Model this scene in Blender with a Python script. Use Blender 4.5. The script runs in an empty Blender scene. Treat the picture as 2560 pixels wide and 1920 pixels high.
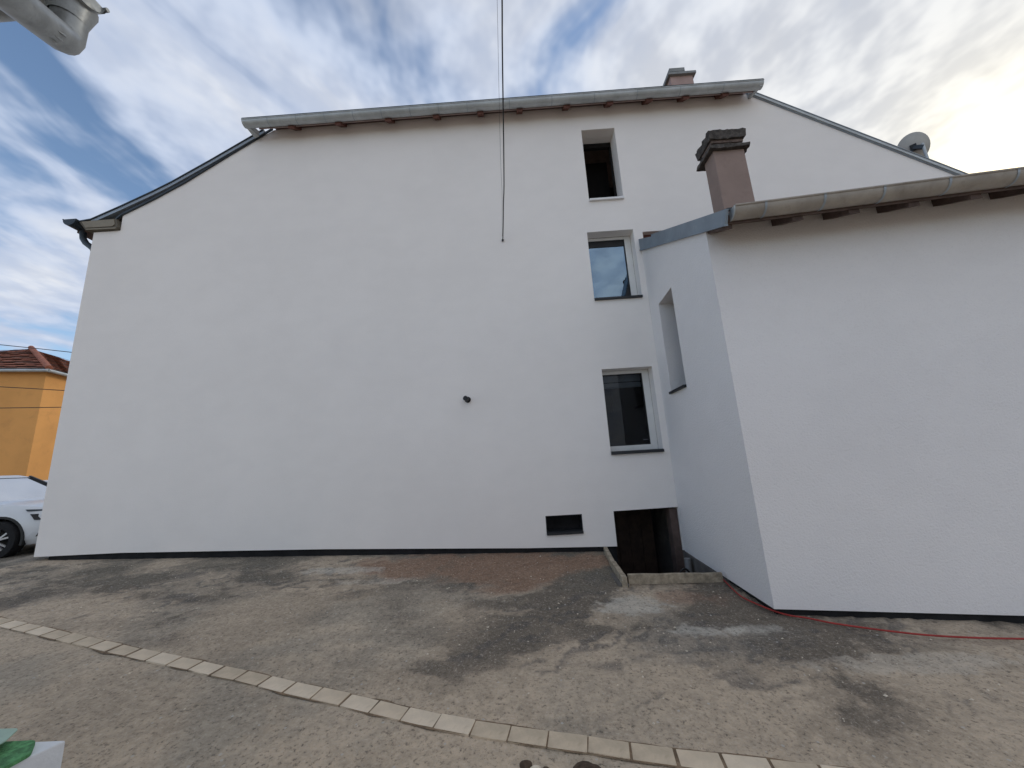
import bpy, bmesh, math, random
from mathutils import Vector, Matrix, noise
from mathutils.geometry import tessellate_polygon

random.seed(7)
S = bpy.context.scene
COL = S.collection
R = math.radians

# ---------------------------------------------------------------- camera
cam_d = bpy.data.cameras.new('camera')
cam_d.sensor_width = 36.0
cam_d.lens = 930.0 / 2560.0 * 36.0
cam_d.clip_start = 0.02
cam_d.clip_end = 3000.0
cam = bpy.data.objects.new('camera', cam_d)
COL.objects.link(cam)
RT = Vector((0.99788933, 0.02851319, -0.05834281))
UP = Vector((0.06285632, -0.19847965, 0.97808737))
FW = Vector((-0.01630853, 0.97969017, 0.19985295))
m = Matrix((RT, UP, -FW)).transposed().to_4x4()
m.translation = Vector((0.0, -6.0, 1.37))
cam.matrix_world = m
S.camera = cam

# ---------------------------------------------------------------- sky and sun
SUN_AZ, SUN_EL = R(57.0), R(25.0)           # azimuth from +Y towards +X
SUN = Vector((math.sin(SUN_AZ) * math.cos(SUN_EL), math.cos(SUN_AZ) * math.cos(SUN_EL), math.sin(SUN_EL)))
world = bpy.data.worlds.new('World')
S.world = world
world.use_nodes = True
wn, wl = world.node_tree.nodes, world.node_tree.links
wn.clear()


def N(nt, kind, **kw):
    n = nt.nodes.new(kind)
    for k, v in kw.items():
        if k in ('operation', 'blend_type', 'data_type', 'sky_type', 'feature', 'distance', 'noise_dimensions',
                 'voronoi_dimensions', 'noise_type', 'normalize', 'use_clamp', 'clamp', 'gradient_type', 'wave_type',
                 'interpolation_type', 'vector_type', 'bands_direction', 'wave_profile', 'rings_direction'):
            setattr(n, k, v)
    return n


def mathn(nt, op, a, b=None, clamp=False):
    n = nt.nodes.new('ShaderNodeMath')
    n.operation = op
    n.use_clamp = clamp
    for i, v in enumerate((a, b)):
        if v is None:
            continue
        if isinstance(v, (int, float)):
            n.inputs[i].default_value = v
        else:
            nt.links.new(v, n.inputs[i])
    return n.outputs[0]


def mixc(nt, fac, a, b, mode='MIX'):
    n = nt.nodes.new('ShaderNodeMix')
    n.data_type = 'RGBA'
    n.blend_type = mode
    for i, v in ((0, fac), (6, a), (7, b)):
        if isinstance(v, (int, float)):
            n.inputs[i].default_value = v
        elif isinstance(v, (tuple, list)):
            n.inputs[i].default_value = tuple(v) + ((1.0,) if len(v) == 3 else ())
        else:
            nt.links.new(v, n.inputs[i])
    return n.outputs[2]


def ramp(nt, v, lo, hi, a=0.0, b=1.0, smooth=True):
    n = nt.nodes.new('ShaderNodeMapRange')
    n.interpolation_type = 'SMOOTHSTEP' if smooth else 'LINEAR'
    n.inputs[1].default_value, n.inputs[2].default_value = lo, hi
    n.inputs[3].default_value, n.inputs[4].default_value = a, b
    nt.links.new(v, n.inputs[0])
    return n.outputs[0]


def noise_tex(nt, vec, scale, detail=4.0, rough=0.55, dist=0.0):
    n = nt.nodes.new('ShaderNodeTexNoise')
    n.inputs['Scale'].default_value = scale
    n.inputs['Detail'].default_value = detail
    n.inputs['Roughness'].default_value = rough
    n.inputs['Distortion'].default_value = dist
    if vec is not None:
        nt.links.new(vec, n.inputs['Vector'])
    return n.outputs['Fac']


def mapping(nt, vec, scale=(1, 1, 1), loc=(0, 0, 0), rot=(0, 0, 0)):
    n = nt.nodes.new('ShaderNodeMapping')
    n.inputs['Scale'].default_value = scale
    n.inputs['Location'].default_value = loc
    n.inputs['Rotation'].default_value = rot
    nt.links.new(vec, n.inputs['Vector'])
    return n.outputs[0]


CL_SX, CL_SY, CL_OX, CL_OY, CL_RT = 1.9, 0.85, 43.84, 67.52, 4.0
LO_X, LO_Y = 60.8, 22.4


def build_world():
    nt = world.node_tree
    out = nt.nodes.new('ShaderNodeOutputWorld')
    bg = nt.nodes.new('ShaderNodeBackground')
    sky = nt.nodes.new('ShaderNodeTexSky')
    sky.sky_type = 'NISHITA'
    sky.sun_disc = False
    sky.sun_elevation = SUN_EL
    sky.sun_rotation = SUN_AZ
    sky.air_density = 1.0
    sky.dust_density = 0.1
    sky.ozone_density = 1.5
    tc = nt.nodes.new('ShaderNodeTexCoord')
    d = tc.outputs['Generated']
    sep = nt.nodes.new('ShaderNodeSeparateXYZ')
    nt.links.new(d, sep.inputs[0])
    zz = mathn(nt, 'ADD', mathn(nt, 'MAXIMUM', sep.outputs[2], 0.0), 0.10)
    px = mathn(nt, 'DIVIDE', sep.outputs[0], zz)
    py = mathn(nt, 'DIVIDE', sep.outputs[1], zz)
    cmb = nt.nodes.new('ShaderNodeCombineXYZ')
    nt.links.new(px, cmb.inputs[0])
    nt.links.new(py, cmb.inputs[1])
    p = cmb.outputs[0]
    # long cloud streets running away from the viewer, broken into puffs and ripples
    warp = noise_tex(nt, mapping(nt, p, (1.3, 1.3, 1.0), (1.3, 7.7, 0.0)), 1.0, 2.0, 0.5)
    cw = nt.nodes.new('ShaderNodeCombineXYZ')
    nt.links.new(mathn(nt, 'ADD', px, mathn(nt, 'MULTIPLY', warp, 0.7)), cw.inputs[0])
    nt.links.new(mathn(nt, 'ADD', py, mathn(nt, 'MULTIPLY', warp, 0.5)), cw.inputs[1])
    st = noise_tex(nt, mapping(nt, cw.outputs[0], (CL_SX, CL_SY, 1.0), (CL_OX, CL_OY, 0.0), (0, 0, R(CL_RT))), 1.0, 5.0, 0.52)
    rip = noise_tex(nt, mapping(nt, p, (8.0, 7.0, 1.0), (0.3, 1.2, 4.0), (0, 0, R(-35))), 1.0, 3.0, 0.55)
    v = mathn(nt, 'ADD', mathn(nt, 'MULTIPLY', st, 0.86), mathn(nt, 'MULTIPLY', rip, 0.14))
    # thicker deck towards the side the clouds drift from
    v = mathn(nt, 'ADD', v, ramp(nt, px, -1.6, 1.0, -0.01, 0.12))
    cover = ramp(nt, v, 0.425, 0.55)
    dens = ramp(nt, v, 0.50, 0.70)
    # sunlit cloud: forward scattering towards the sun
    dot = nt.nodes.new('ShaderNodeVectorMath')
    dot.operation = 'DOT_PRODUCT'
    nt.links.new(d, dot.inputs[0])
    dot.inputs[1].default_value = SUN
    mu = mathn(nt, 'MAXIMUM', dot.outputs['Value'], 0.0)
    wide = mathn(nt, 'POWER', mu, 4.0)
    mid = mathn(nt, 'POWER', mu, 90.0)
    core = mathn(nt, 'POWER', mu, 900.0)
    shade = mixc(nt, dens, (0.45, 0.52, 0.66), (0.66, 0.675, 0.71))
    lit = mixc(nt, wide, shade, (0.66, 0.67, 0.68))
    lit = mixc(nt, ramp(nt, px, -1.2, 0.8, 0.35, 1.0), lit, mixc(nt, 1.0, lit, mixc(nt, ramp(nt, rip, 0.36, 0.66), (0.80, 0.81, 0.84), (1.12, 1.11, 1.09)), 'MULTIPLY'))
    addm = mixc(nt, 1.0, lit, mixc(nt, mid, (0, 0, 0), (0.32, 0.26, 0.12)), 'ADD')
    addc = mixc(nt, 1.0, addm, mixc(nt, core, (0, 0, 0), (2.0, 1.5, 0.6)), 'ADD')
    # ragged scraps of darker low cloud
    lowc = noise_tex(nt, mapping(nt, p, (1.35, 1.35, 1.0), (LO_X, LO_Y, 2.0)), 1.0, 3.0, 0.55)
    scrap = mathn(nt, 'MULTIPLY', ramp(nt, lowc, 0.62, 0.70), 0.5)
    addc = mixc(nt, scrap, addc, (0.50, 0.52, 0.57))
    skyc = mixc(nt, 1.0, sky.outputs[0], (0.15, 0.15, 0.15), 'MULTIPLY')
    cl = mixc(nt, mathn(nt, 'MULTIPLY', cover, 0.97), skyc, addc)
    nt.links.new(cl, bg.inputs['Color'])
    bg.inputs['Strength'].default_value = 1.0
    nt.links.new(bg.outputs[0], out.inputs['Surface'])


build_world()
world.cycles.sampling_method = 'NONE'

sun_d = bpy.data.lights.new('sun', 'SUN')
sun_d.energy = 0.5
sun_d.angle = R(12.0)
sun_d.color = (1.0, 0.93, 0.82)
sun_o = bpy.data.objects.new('sun', sun_d)
sun_o.rotation_euler = (-SUN).to_track_quat('-Z', 'Y').to_euler()
sun_o.location = SUN * 60
COL.objects.link(sun_o)

S.view_settings.view_transform = 'Standard'
S.view_settings.look = 'None'
S.view_settings.exposure = 0.30
S.view_settings.gamma = 1.0
S.view_settings.use_curve_mapping = False
S.cycles.use_denoising = True
S.cycles.max_bounces = 6
S.cycles.diffuse_bounces = 4
S.cycles.sample_clamp_indirect = 6.0


# ---------------------------------------------------------------- materials
def principled(name, rough=0.8, metal=0.0, spec=0.4):
    mt = bpy.data.materials.new(name)
    mt.use_nodes = True
    nt = mt.node_tree
    b = nt.nodes['Principled BSDF']
    b.inputs['Roughness'].default_value = rough
    b.inputs['Metallic'].default_value = metal
    b.inputs['Specular IOR Level'].default_value = spec
    return mt, nt, b


def objvec(nt):
    return nt.nodes.new('ShaderNodeTexCoord').outputs['Object']


def bump(nt, b, h, strength=0.3, dist=0.01):
    n = nt.nodes.new('ShaderNodeBump')
    n.inputs['Strength'].default_value = strength
    n.inputs['Distance'].default_value = dist
    nt.links.new(h, n.inputs['Height'])
    nt.links.new(n.outputs[0], b.inputs['Normal'])


def simple(name, c, rough=0.8, metal=0.0, var=0.15, scale=6.0, bump_s=0.0, bscale=60.0, spec=0.4, dirt=None):
    mt, nt, b = principled(name, rough, metal, spec)
    o = objvec(nt)
    f = noise_tex(nt, o, scale, 6.0, 0.6)
    lo = tuple(x * (1 - var) for x in c)
    hi = tuple(min(1.0, x * (1 + var)) for x in c)
    col = mixc(nt, ramp(nt, f, 0.3, 0.7), lo, hi)
    if dirt:
        g = noise_tex(nt, o, scale * 3.1, 8.0, 0.7, 0.4)
        col = mixc(nt, ramp(nt, g, 0.52, 0.72, 0.0, dirt[3]), col, dirt[:3])
    nt.links.new(col, b.inputs['Base Color'])
    if bump_s:
        bump(nt, b, noise_tex(nt, o, bscale, 4.0, 0.6), bump_s, 0.01)
    return mt


def plaster_mat(name, c, grain, gs):
    mt, nt, b = principled(name, 0.92, 0.0, 0.2)
    o = objvec(nt)
    big = noise_tex(nt, o, 0.6, 3.0, 0.6)
    streak = noise_tex(nt, mapping(nt, o, (1.0, 1.0, 1.6)), 2.2, 3.0, 0.6)
    v = mathn(nt, 'ADD', mathn(nt, 'MULTIPLY', big, 0.6), mathn(nt, 'MULTIPLY', streak, 0.4))
    col = mixc(nt, ramp(nt, v, 0.36, 0.64), tuple(x * 0.975 for x in c), tuple(min(1, x * 1.015) for x in c))
    pits = noise_tex(nt, o, gs, 2.0, 0.7)
    col = mixc(nt, ramp(nt, pits, 0.55, 0.75, 0.0, 0.20), col, tuple(x * 0.72 for x in c))
    nt.links.new(col, b.inputs['Base Color'])
    bump(nt, b, pits, grain, 0.008)
    return mt


M = {}
M['plaster'] = plaster_mat('white_render_smooth', (0.875, 0.835, 0.80), 0.35, 70.0)
M['plaster2'] = plaster_mat('white_render_rough', (0.79, 0.765, 0.755), 0.75, 55.0)
M['bitumen_shade'] = simple('black_plinth_shade', (0.012, 0.012, 0.013), 0.9, 0, 0.4, 5.0, 0.4, 40.0)  # plinth black that also holds the shade of gap and vent
M['zinc'] = simple('zinc_grey', (0.46, 0.49, 0.50), 0.5, 0.35, 0.12, 3.5, 0.08, 12.0, dirt=(0.25, 0.26, 0.25, 0.35))
M['zinc_dark'] = simple('weathered_zinc', (0.33, 0.345, 0.345), 0.42, 0.55, 0.18, 14.0, 0.12, 30.0, dirt=(0.20, 0.205, 0.20, 0.5))
M['zinc_old'] = simple('old_gutter_beige', (0.34, 0.305, 0.265), 0.6, 0.15, 0.15, 4.0, 0.1, 12.0, dirt=(0.22, 0.19, 0.16, 0.5))
M['flash'] = simple('flashing_blue_grey', (0.22, 0.265, 0.31), 0.5, 0.2, 0.10, 3.0, 0.08, 8.0, dirt=(0.36, 0.39, 0.42, 0.35))
M['dark_metal'] = simple('dark_metal', (0.035, 0.045, 0.055), 0.5, 0.2, 0.2, 6.0)
M['verge_light'] = simple('verge_light', (0.30, 0.34, 0.38), 0.45, 0.3, 0.1, 4.0)
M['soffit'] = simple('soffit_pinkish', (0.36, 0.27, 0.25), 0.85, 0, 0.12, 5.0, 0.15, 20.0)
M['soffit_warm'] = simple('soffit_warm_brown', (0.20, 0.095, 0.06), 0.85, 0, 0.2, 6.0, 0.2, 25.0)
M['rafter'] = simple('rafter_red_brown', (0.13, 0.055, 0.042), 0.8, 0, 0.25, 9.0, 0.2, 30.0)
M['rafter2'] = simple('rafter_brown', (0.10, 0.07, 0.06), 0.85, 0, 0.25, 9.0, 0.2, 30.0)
M['eave_box'] = simple('eave_box_taupe', (0.25, 0.22, 0.17), 0.75, 0, 0.1, 5.0)
M['eave_frame'] = simple('eave_frame_brown', (0.12, 0.105, 0.08), 0.75, 0, 0.15, 5.0)
M['roof'] = simple('roof_tile_brown', (0.12, 0.075, 0.06), 0.85, 0, 0.3, 4.0, 0.4, 14.0)
M['chim'] = simple('chimney_render', (0.29, 0.215, 0.185), 0.9, 0, 0.07, 2.6, 0.25, 60.0, dirt=(0.21, 0.15, 0.125, 0.35))
M['chim2'] = simple('chimney_pink', (0.42, 0.30, 0.27), 0.9, 0, 0.1, 2.6, 0.2, 60.0)
M['slab'] = simple('weathered_cap', (0.075, 0.066, 0.06), 0.95, 0, 0.4, 18.0, 0.9, 45.0, dirt=(0.16, 0.15, 0.12, 0.5))
M['slab2'] = simple('cap_brick_brown', (0.15, 0.11, 0.095), 0.95, 0, 0.3, 12.0, 0.6, 45.0, dirt=(0.24, 0.21, 0.18, 0.5))
M['slab3'] = simple('cap_concrete', (0.24, 0.25, 0.25), 0.9, 0, 0.15, 6.0, 0.3, 40.0)
M['pvc'] = simple('white_pvc', (0.72, 0.72, 0.70), 0.45, 0, 0.05, 3.0, 0, 1, 0.5, dirt=(0.55, 0.53, 0.49, 0.25))
M['anth'] = simple('anthracite_sill', (0.025, 0.028, 0.032), 0.45, 0.2, 0.15, 5.0)
M['alu_white'] = simple('white_aluminium', (0.78, 0.78, 0.78), 0.4, 0.0, 0.03, 4.0)
M['reveal'] = simple('reveal_grey', (0.52, 0.50, 0.47), 0.9, 0, 0.1, 4.0, 0.3, 50.0)
M['black'] = simple('black_plastic', (0.012, 0.012, 0.013), 0.45, 0, 0.2, 5.0)
M['room_shade'] = simple('room_shade_black', (0.008, 0.007, 0.007), 0.95, 0, 0.2, 2.0)  # near-black colour stands in for the shade inside the house
M['blind'] = simple('grey_blind', (0.55, 0.55, 0.55), 0.7, 0, 0.1, 4.0)
M['board'] = simple('weathered_board', (0.34, 0.285, 0.21), 0.9, 0, 0.3, 14.0, 0.6, 60.0, dirt=(0.60, 0.54, 0.45, 0.45))
M['door_wood'] = simple('old_door_wood', (0.040, 0.026, 0.019), 0.85, 0, 0.3, 8.0, 0.4, 30.0)
M['concrete'] = simple('pit_concrete', (0.14, 0.13, 0.12), 0.95, 0, 0.25, 3.0, 0.6, 25.0)
M['orange'] = simple('ochre_render', (0.76, 0.375, 0.12), 0.92, 0, 0.08, 0.6, 0.2, 20.0, dirt=(0.60, 0.29, 0.10, 0.45))
M['tile'] = simple('clay_tile', (0.30, 0.105, 0.06), 0.85, 0, 0.35, 5.0, 0.4, 20.0)
M['tile_b'] = simple('clay_tile_dark', (0.19, 0.085, 0.055), 0.85, 0, 0.35, 5.0, 0.4, 20.0)
M['car_paint'] = simple('white_car_paint', (0.74, 0.76, 0.78), 0.22, 0, 0.01, 2.0, 0, 1, 0.6)
M['tyre'] = simple('tyre_rubber', (0.012, 0.012, 0.013), 0.85, 0, 0.2, 8.0)
M['rim'] = simple('alloy_rim', (0.50, 0.50, 0.51), 0.35, 0.6, 0.08, 6.0)
M['rubber_red'] = simple('red_hose', (0.33, 0.03, 0.024), 0.55, 0, 0.15, 9.0)
M['pipe_grey'] = simple('grey_pvc_pipe', (0.22, 0.22, 0.22), 0.6, 0, 0.12, 6.0)
M['dish'] = simple('grey_dish', (0.50, 0.49, 0.46), 0.6, 0.1, 0.08, 5.0)
M['white_paint'] = simple('white_paint', (0.74, 0.76, 0.78), 0.7, 0, 0.06, 4.0, 0.3, 40.0, dirt=(0.60, 0.61, 0.60, 0.3))
M['green'] = simple('green_pad', (0.10, 0.30, 0.12), 0.75, 0, 0.4, 45.0, 0.7, 90.0)
M['paver'] = simple('concrete_paver', (0.65, 0.535, 0.395), 0.9, 0, 0.12, 5.0, 0.45, 120.0, dirt=(0.55, 0.43, 0.29, 0.35))
M['paver_dull'] = simple('concrete_paver_dull', (0.58, 0.475, 0.345), 0.9, 0, 0.14, 7.0, 0.5, 120.0, dirt=(0.42, 0.33, 0.225, 0.55))
M['paver_pale'] = simple('concrete_paver_pale', (0.71, 0.595, 0.45), 0.9, 0, 0.10, 6.0, 0.45, 120.0, dirt=(0.50, 0.40, 0.28, 0.45))
M['joint'] = simple('joint_dirt', (0.20, 0.14, 0.088), 0.98, 0, 0.35, 9.0, 0.8, 60.0, dirt=(0.34, 0.27, 0.19, 0.7))
M['clod'] = simple('brown_clod', (0.075, 0.05, 0.033), 0.95, 0, 0.35, 25.0, 0.7, 60.0)
M['crumb'] = simple('plaster_crumb', (0.66, 0.58, 0.46), 0.95, 0, 0.2, 30.0)
M['cable'] = simple('black_cable', (0.015, 0.016, 0.018), 0.6, 0, 0.1, 5.0)


def glass_mat(name, refl, tint, rough=0.02, ior=1.5, gtint=(0.95, 0.97, 1.0)):
    """window pane: mirror-like coated glass over a see-through body"""
    mt = bpy.data.materials.new(name)
    mt.use_nodes = True
    nt = mt.node_tree
    nt.nodes.clear()
    out = nt.nodes.new('ShaderNodeOutputMaterial')
    gl = nt.nodes.new('ShaderNodeBsdfGlossy')
    gl.inputs['Roughness'].default_value = rough
    gl.inputs['Color'].default_value = gtint + (1,)
    tr = nt.nodes.new('ShaderNodeBsdfTransparent')
    tr.inputs['Color'].default_value = tint + (1,)
    lw = nt.nodes.new('ShaderNodeFresnel')
    lw.inputs['IOR'].default_value = ior
    wob = noise_tex(nt, objvec(nt), 3.0, 2.0, 0.5)
    bn = nt.nodes.new('ShaderNodeBump')
    bn.inputs['Strength'].default_value = 0.03
    bn.inputs['Distance'].default_value = 0.02
    nt.links.new(wob, bn.inputs['Height'])
    nt.links.new(bn.outputs[0], gl.inputs['Normal'])
    f = mathn(nt, 'ADD', lw.outputs[0], refl, True)
    mx = nt.nodes.new('ShaderNodeMixShader')
    nt.links.new(f, mx.inputs[0])
    nt.links.new(tr.outputs[0], mx.inputs[1])
    nt.links.new(gl.outputs[0], mx.inputs[2])
    nt.links.new(mx.outputs[0], out.inputs['Surface'])
    return mt


M['glass'] = glass_mat('clear_pane', 0.0, (0.55, 0.58, 0.60), 0.02, 1.32)
M['glass_coated_sky'] = glass_mat('coated_pane_sky_tint', 0.27, (0.4, 0.42, 0.45), 0.02, 1.5, (0.58, 0.80, 1.0))  # coated glass, blue of a reflected sky put into the gloss colour
M['car_glass'] = glass_mat('car_glass', 0.50, (0.35, 0.40, 0.42))
M['green_glass'] = simple('pale_green_plastic', (0.36, 0.52, 0.42), 0.35, 0, 0.08, 8.0)


def ground_mat():
    mt, nt, b = principled('worn_asphalt', 0.93, 0.0, 0.3)
    o = objvec(nt)
    sp = nt.nodes.new('ShaderNodeSeparateXYZ')
    nt.links.new(o, sp.inputs[0])
    X, Y = sp.outputs[0], sp.outputs[1]
    def attr(nm):
        n = nt.nodes.new('ShaderNodeAttribute')
        n.attribute_name = nm
        return n.outputs['Fac']
    mid_g = noise_tex(nt, o, 15.0, 3.0, 0.7)
    n1, n2, lap, yard = attr('tone'), attr('patch'), attr('lap'), attr('yard')
    grain = noise_tex(nt, o, 38.0, 3.0, 0.75)
    mott = noise_tex(nt, o, 7.0, 3.0, 0.65)
    agg = nt.nodes.new('ShaderNodeTexVoronoi')
    agg.inputs['Scale'].default_value = 80.0
    nt.links.new(o, agg.inputs['Vector'])
    brown, green, dark, pale = (0.480, 0.385, 0.280), (0.385, 0.325, 0.248), (0.135, 0.112, 0.086), (0.58, 0.465, 0.34)
    n2m = mathn(nt, 'ADD', n2, mathn(nt, 'MULTIPLY', mathn(nt, 'SUBTRACT', mott, 0.5), 0.55))
    n1m = mathn(nt, 'ADD', n1, mathn(nt, 'MULTIPLY', mathn(nt, 'SUBTRACT', mott, 0.5), 0.25))
    # everyday asphalt: brownish dust over grey stone
    col = mixc(nt, ramp(nt, n1m, 0.40, 0.58), green, brown)
    col = mixc(nt, mathn(nt, 'MULTIPLY', yard, 0.42), col, (0.275, 0.222, 0.163))
    # old worn yard between the strip of pavers and the house is much patchier
    dk = mathn(nt, 'MULTIPLY', ramp(nt, n2m, 0.47, 0.70), mathn(nt, 'ADD', mathn(nt, 'MULTIPLY', yard, 0.74), 0.17))
    col = mixc(nt, dk, col, dark)
    pl = mathn(nt, 'MULTIPLY', ramp(nt, n2m, 0.44, 0.30), 0.5)
    col = mixc(nt, pl, col, pale)
    # scalloped laps of thin surfacing, dark along the foot of each edge
    col = mixc(nt, mathn(nt, 'MULTIPLY', ramp(nt, lap, 0.05, 0.95), 0.66), col, (0.10, 0.092, 0.085))

    def blob(cx, cy, rx, ry, hard=0.3, rag=1.2):
        ax = mathn(nt, 'DIVIDE', mathn(nt, 'SUBTRACT', X, cx), rx)
        ay = mathn(nt, 'DIVIDE', mathn(nt, 'SUBTRACT', Y, cy), ry)
        r2 = mathn(nt, 'ADD', mathn(nt, 'MULTIPLY', ax, ax), mathn(nt, 'MULTIPLY', ay, ay))
        r2 = mathn(nt, 'ADD', r2, mathn(nt, 'MULTIPLY', mathn(nt, 'SUBTRACT', n2, 0.5), 2.6))
        r2 = mathn(nt, 'ADD', r2, mathn(nt, 'MULTIPLY', mathn(nt, 'SUBTRACT', mott, 0.5), rag))
        return ramp(nt, r2, 1.2, hard, 0.0, 1.0)
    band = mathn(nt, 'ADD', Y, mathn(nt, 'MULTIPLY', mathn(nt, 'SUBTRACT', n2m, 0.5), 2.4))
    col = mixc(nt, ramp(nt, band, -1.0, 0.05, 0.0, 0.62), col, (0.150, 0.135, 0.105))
    # rusty earth stain by the cellar steps
    col = mixc(nt, mathn(nt, 'MULTIPLY', blob(-0.3, -0.5, 1.7, 0.85), 0.85), col, (0.25, 0.145, 0.09))
    col = mixc(nt, mathn(nt, 'MULTIPLY', blob(1.9, -1.62, 0.45, 0.30), 0.55), col, (0.28, 0.165, 0.11))
    # dark greasy area and spilled plaster near the annex corner
    col = mixc(nt, mathn(nt, 'MULTIPLY', blob(1.9, -2.3, 0.95, 0.5), 0.6), col, (0.16, 0.148, 0.13))
    for cx, cy, rx, ry, s in ((0.95, -1.75, 0.40, 0.22, 0.55), (1.52, -2.25, 0.30, 0.12, 0.5), (2.05, -2.2, 0.45, 0.16, 0.45), (2.7, -2.75, 0.8, 0.13, 0.3), (-2.6, -0.6, 0.5, 0.12, 0.45), (-1.9, -1.0, 0.7, 0.10, 0.3)):
        col = mixc(nt, mathn(nt, 'MULTIPLY', blob(cx, cy, rx, ry, 0.0, 4.5), s), col, (0.58, 0.55, 0.48))
    # aggregate, fine specks
    col = mixc(nt, 1.0, col, mixc(nt, ramp(nt, mid_g, 0.32, 0.68), (0.86, 0.86, 0.86), (1.10, 1.095, 1.09)), 'MULTIPLY')
    col = mixc(nt, ramp(nt, agg.outputs['Distance'], 0.05, 0.55, 0.30, 0.0), col, (0.46, 0.42, 0.37))
    col = mixc(nt, ramp(nt, grain, 0.52, 0.72, 0.0, 0.75), col, (0.075, 0.064, 0.052))
    col = mixc(nt, ramp(nt, grain, 0.44, 0.30, 0.0, 0.50), col, (0.60, 0.52, 0.42))
    fl = nt.nodes.new('ShaderNodeTexVoronoi')
    fl.inputs['Scale'].default_value = 9.0
    nt.links.new(o, fl.inputs['Vector'])
    col = mixc(nt, ramp(nt, fl.outputs['Distance'], 0.10, 0.06, 0.0, 0.7), col, (0.50, 0.48, 0.44))
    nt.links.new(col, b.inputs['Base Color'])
    h = grain
    bump(nt, b, h, 0.9, 0.012)
    return mt


M['ground'] = ground_mat()


# ---------------------------------------------------------------- mesh helpers
class MB:
    def __init__(self):
        self.v, self.f = [], []

    def add(self, vs, fs):
        n = len(self.v)
        self.v += [tuple(p) for p in vs]
        self.f += [tuple(i + n for i in f) for f in fs]
        return self

    def box(self, x0, x1, y0, y1, z0, z1):
        return self.hexa([(x0, y0, z0), (x1, y0, z0), (x1, y1, z0), (x0, y1, z0), (x0, y0, z1), (x1, y0, z1), (x1, y1, z1), (x0, y1, z1)])

    def hexa(self, p):
        return self.add(p, [(0, 3, 2, 1), (4, 5, 6, 7), (0, 1, 5, 4), (1, 2, 6, 5), (2, 3, 7, 6), (3, 0, 4, 7)])

    def bar(self, a, b, w, h, up=(0, 0, 1)):
        a, b = Vector(a), Vector(b)
        d = (b - a).normalized()
        s = d.cross(Vector(up)).normalized() * (w / 2)
        u = s.cross(d).normalized() * (h / 2)
        return self.hexa([a - s - u, a + s - u, b + s - u, b - s - u, a - s + u, a + s + u, b + s + u, b - s + u])

    def tube(self, pts, r, n=12, cap=True, start=0.0, sweep=2 * math.pi, up=(0, 0, 1)):
        """swept circle (or arc when sweep < 2 pi)"""
        pts = [Vector(p) for p in pts]
        full = abs(sweep - 2 * math.pi) < 1e-6
        k = n if full else n + 1
        rings = []
        w = None
        for i, p in enumerate(pts):
            d = (pts[min(i + 1, len(pts) - 1)] - pts[max(i - 1, 0)]).normalized()
            if w is None:
                u = Vector(up)
                if abs(d.dot(u)) > 0.95:
                    u = Vector((0, 1, 0)) if abs(d.y) < 0.9 else Vector((1, 0, 0))
            else:
                u = w
            s = d.cross(u).normalized()
            w = s.cross(d).normalized()
            rr = r[i] if isinstance(r, (list, tuple)) else r
            rings.append([p + s * (math.cos(start + sweep * j / n) * rr) + w * (math.sin(start + sweep * j / n) * rr) for j in range(k)])
        vs = [q for ring in rings for q in ring]
        fs = []
        for i in range(len(rings) - 1):
            for j in range(n):
                j2 = (j + 1) % k
                fs.append((i * k + j, i * k + j2, (i + 1) * k + j2, (i + 1) * k + j))
        if cap and full:
            fs.append(tuple(range(k - 1, -1, -1)))
            fs.append(tuple((len(rings) - 1) * k + j for j in range(k)))
        return self.add(vs, fs)

    def lathe(self, prof, n=24, axis='Z', c=(0, 0, 0)):
        vs, fs = [], []
        for r, h in prof:
            for j in range(n):
                a = 2 * math.pi * j / n
                p = (r * math.cos(a), r * math.sin(a), h)
                if axis == 'Y':
                    p = (p[0], p[2], p[1])
                vs.append((p[0] + c[0], p[1] + c[1], p[2] + c[2]))
        for i in range(len(prof) - 1):
            for j in range(n):
                j2 = (j + 1) % n
                fs.append((i * n + j, i * n + j2, (i + 1) * n + j2, (i + 1) * n + j))
        return self.add(vs, fs)

    def slab(self, poly, off):
        """polygon extruded by a vector"""
        off = Vector(off)
        n = len(poly)
        a = [Vector(p) for p in poly]
        return self.add(a + [p + off for p in a], [tuple(range(n)), tuple(range(2 * n - 1, n - 1, -1))] + [(i, (i + 1) % n, n + (i + 1) % n, n + i) for i in range(n)])

    def build(self, name, mat, parent=None, smooth=False, bevel=0.0):
        me = bpy.data.meshes.new(name)
        me.from_pydata(self.v, [], self.f)
        bm = bmesh.new()
        bm.from_mesh(me)
        bmesh.ops.recalc_face_normals(bm, faces=bm.faces)
        if bevel:
            es = [e for e in bm.edges if len(e.link_faces) == 2 and e.calc_face_angle(0) > 0.6]
            bmesh.ops.bevel(bm, geom=es, offset=bevel, segments=2, profile=0.6, affect='EDGES', clamp_overlap=True)
        bm.to_mesh(me)
        bm.free()
        if mat is not None:
            me.materials.append(M[mat] if isinstance(mat, str) else mat)
        ob = bpy.data.objects.new(name, me)
        COL.objects.link(ob)
        if smooth:
            for p in me.polygons:
                p.use_smooth = True
            try:
                me.set_sharp_from_angle(angle=R(40))
            except Exception:
                pass
        if parent is not None:
            ob.parent = parent
            root = parent
            while root.parent:
                root = root.parent
            # meshes are written in scene coordinates; undo the root's offset once
            if parent is root:
                ob.location = -Vector(root.location)
        return ob


def tag(o, label=None, cat=None, group=None, kind=None):
    if label:
        o['label'] = label
    if cat:
        o['category'] = cat
    if group:
        o['group'] = group
    if kind:
        o['kind'] = kind
    return o


def thing(name, loc, label, cat, group=None):
    o = bpy.data.objects.new(name, None)
    o.empty_display_size = 0.3
    o.location = loc
    COL.objects.link(o)
    return tag(o, label, cat, group)


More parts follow.
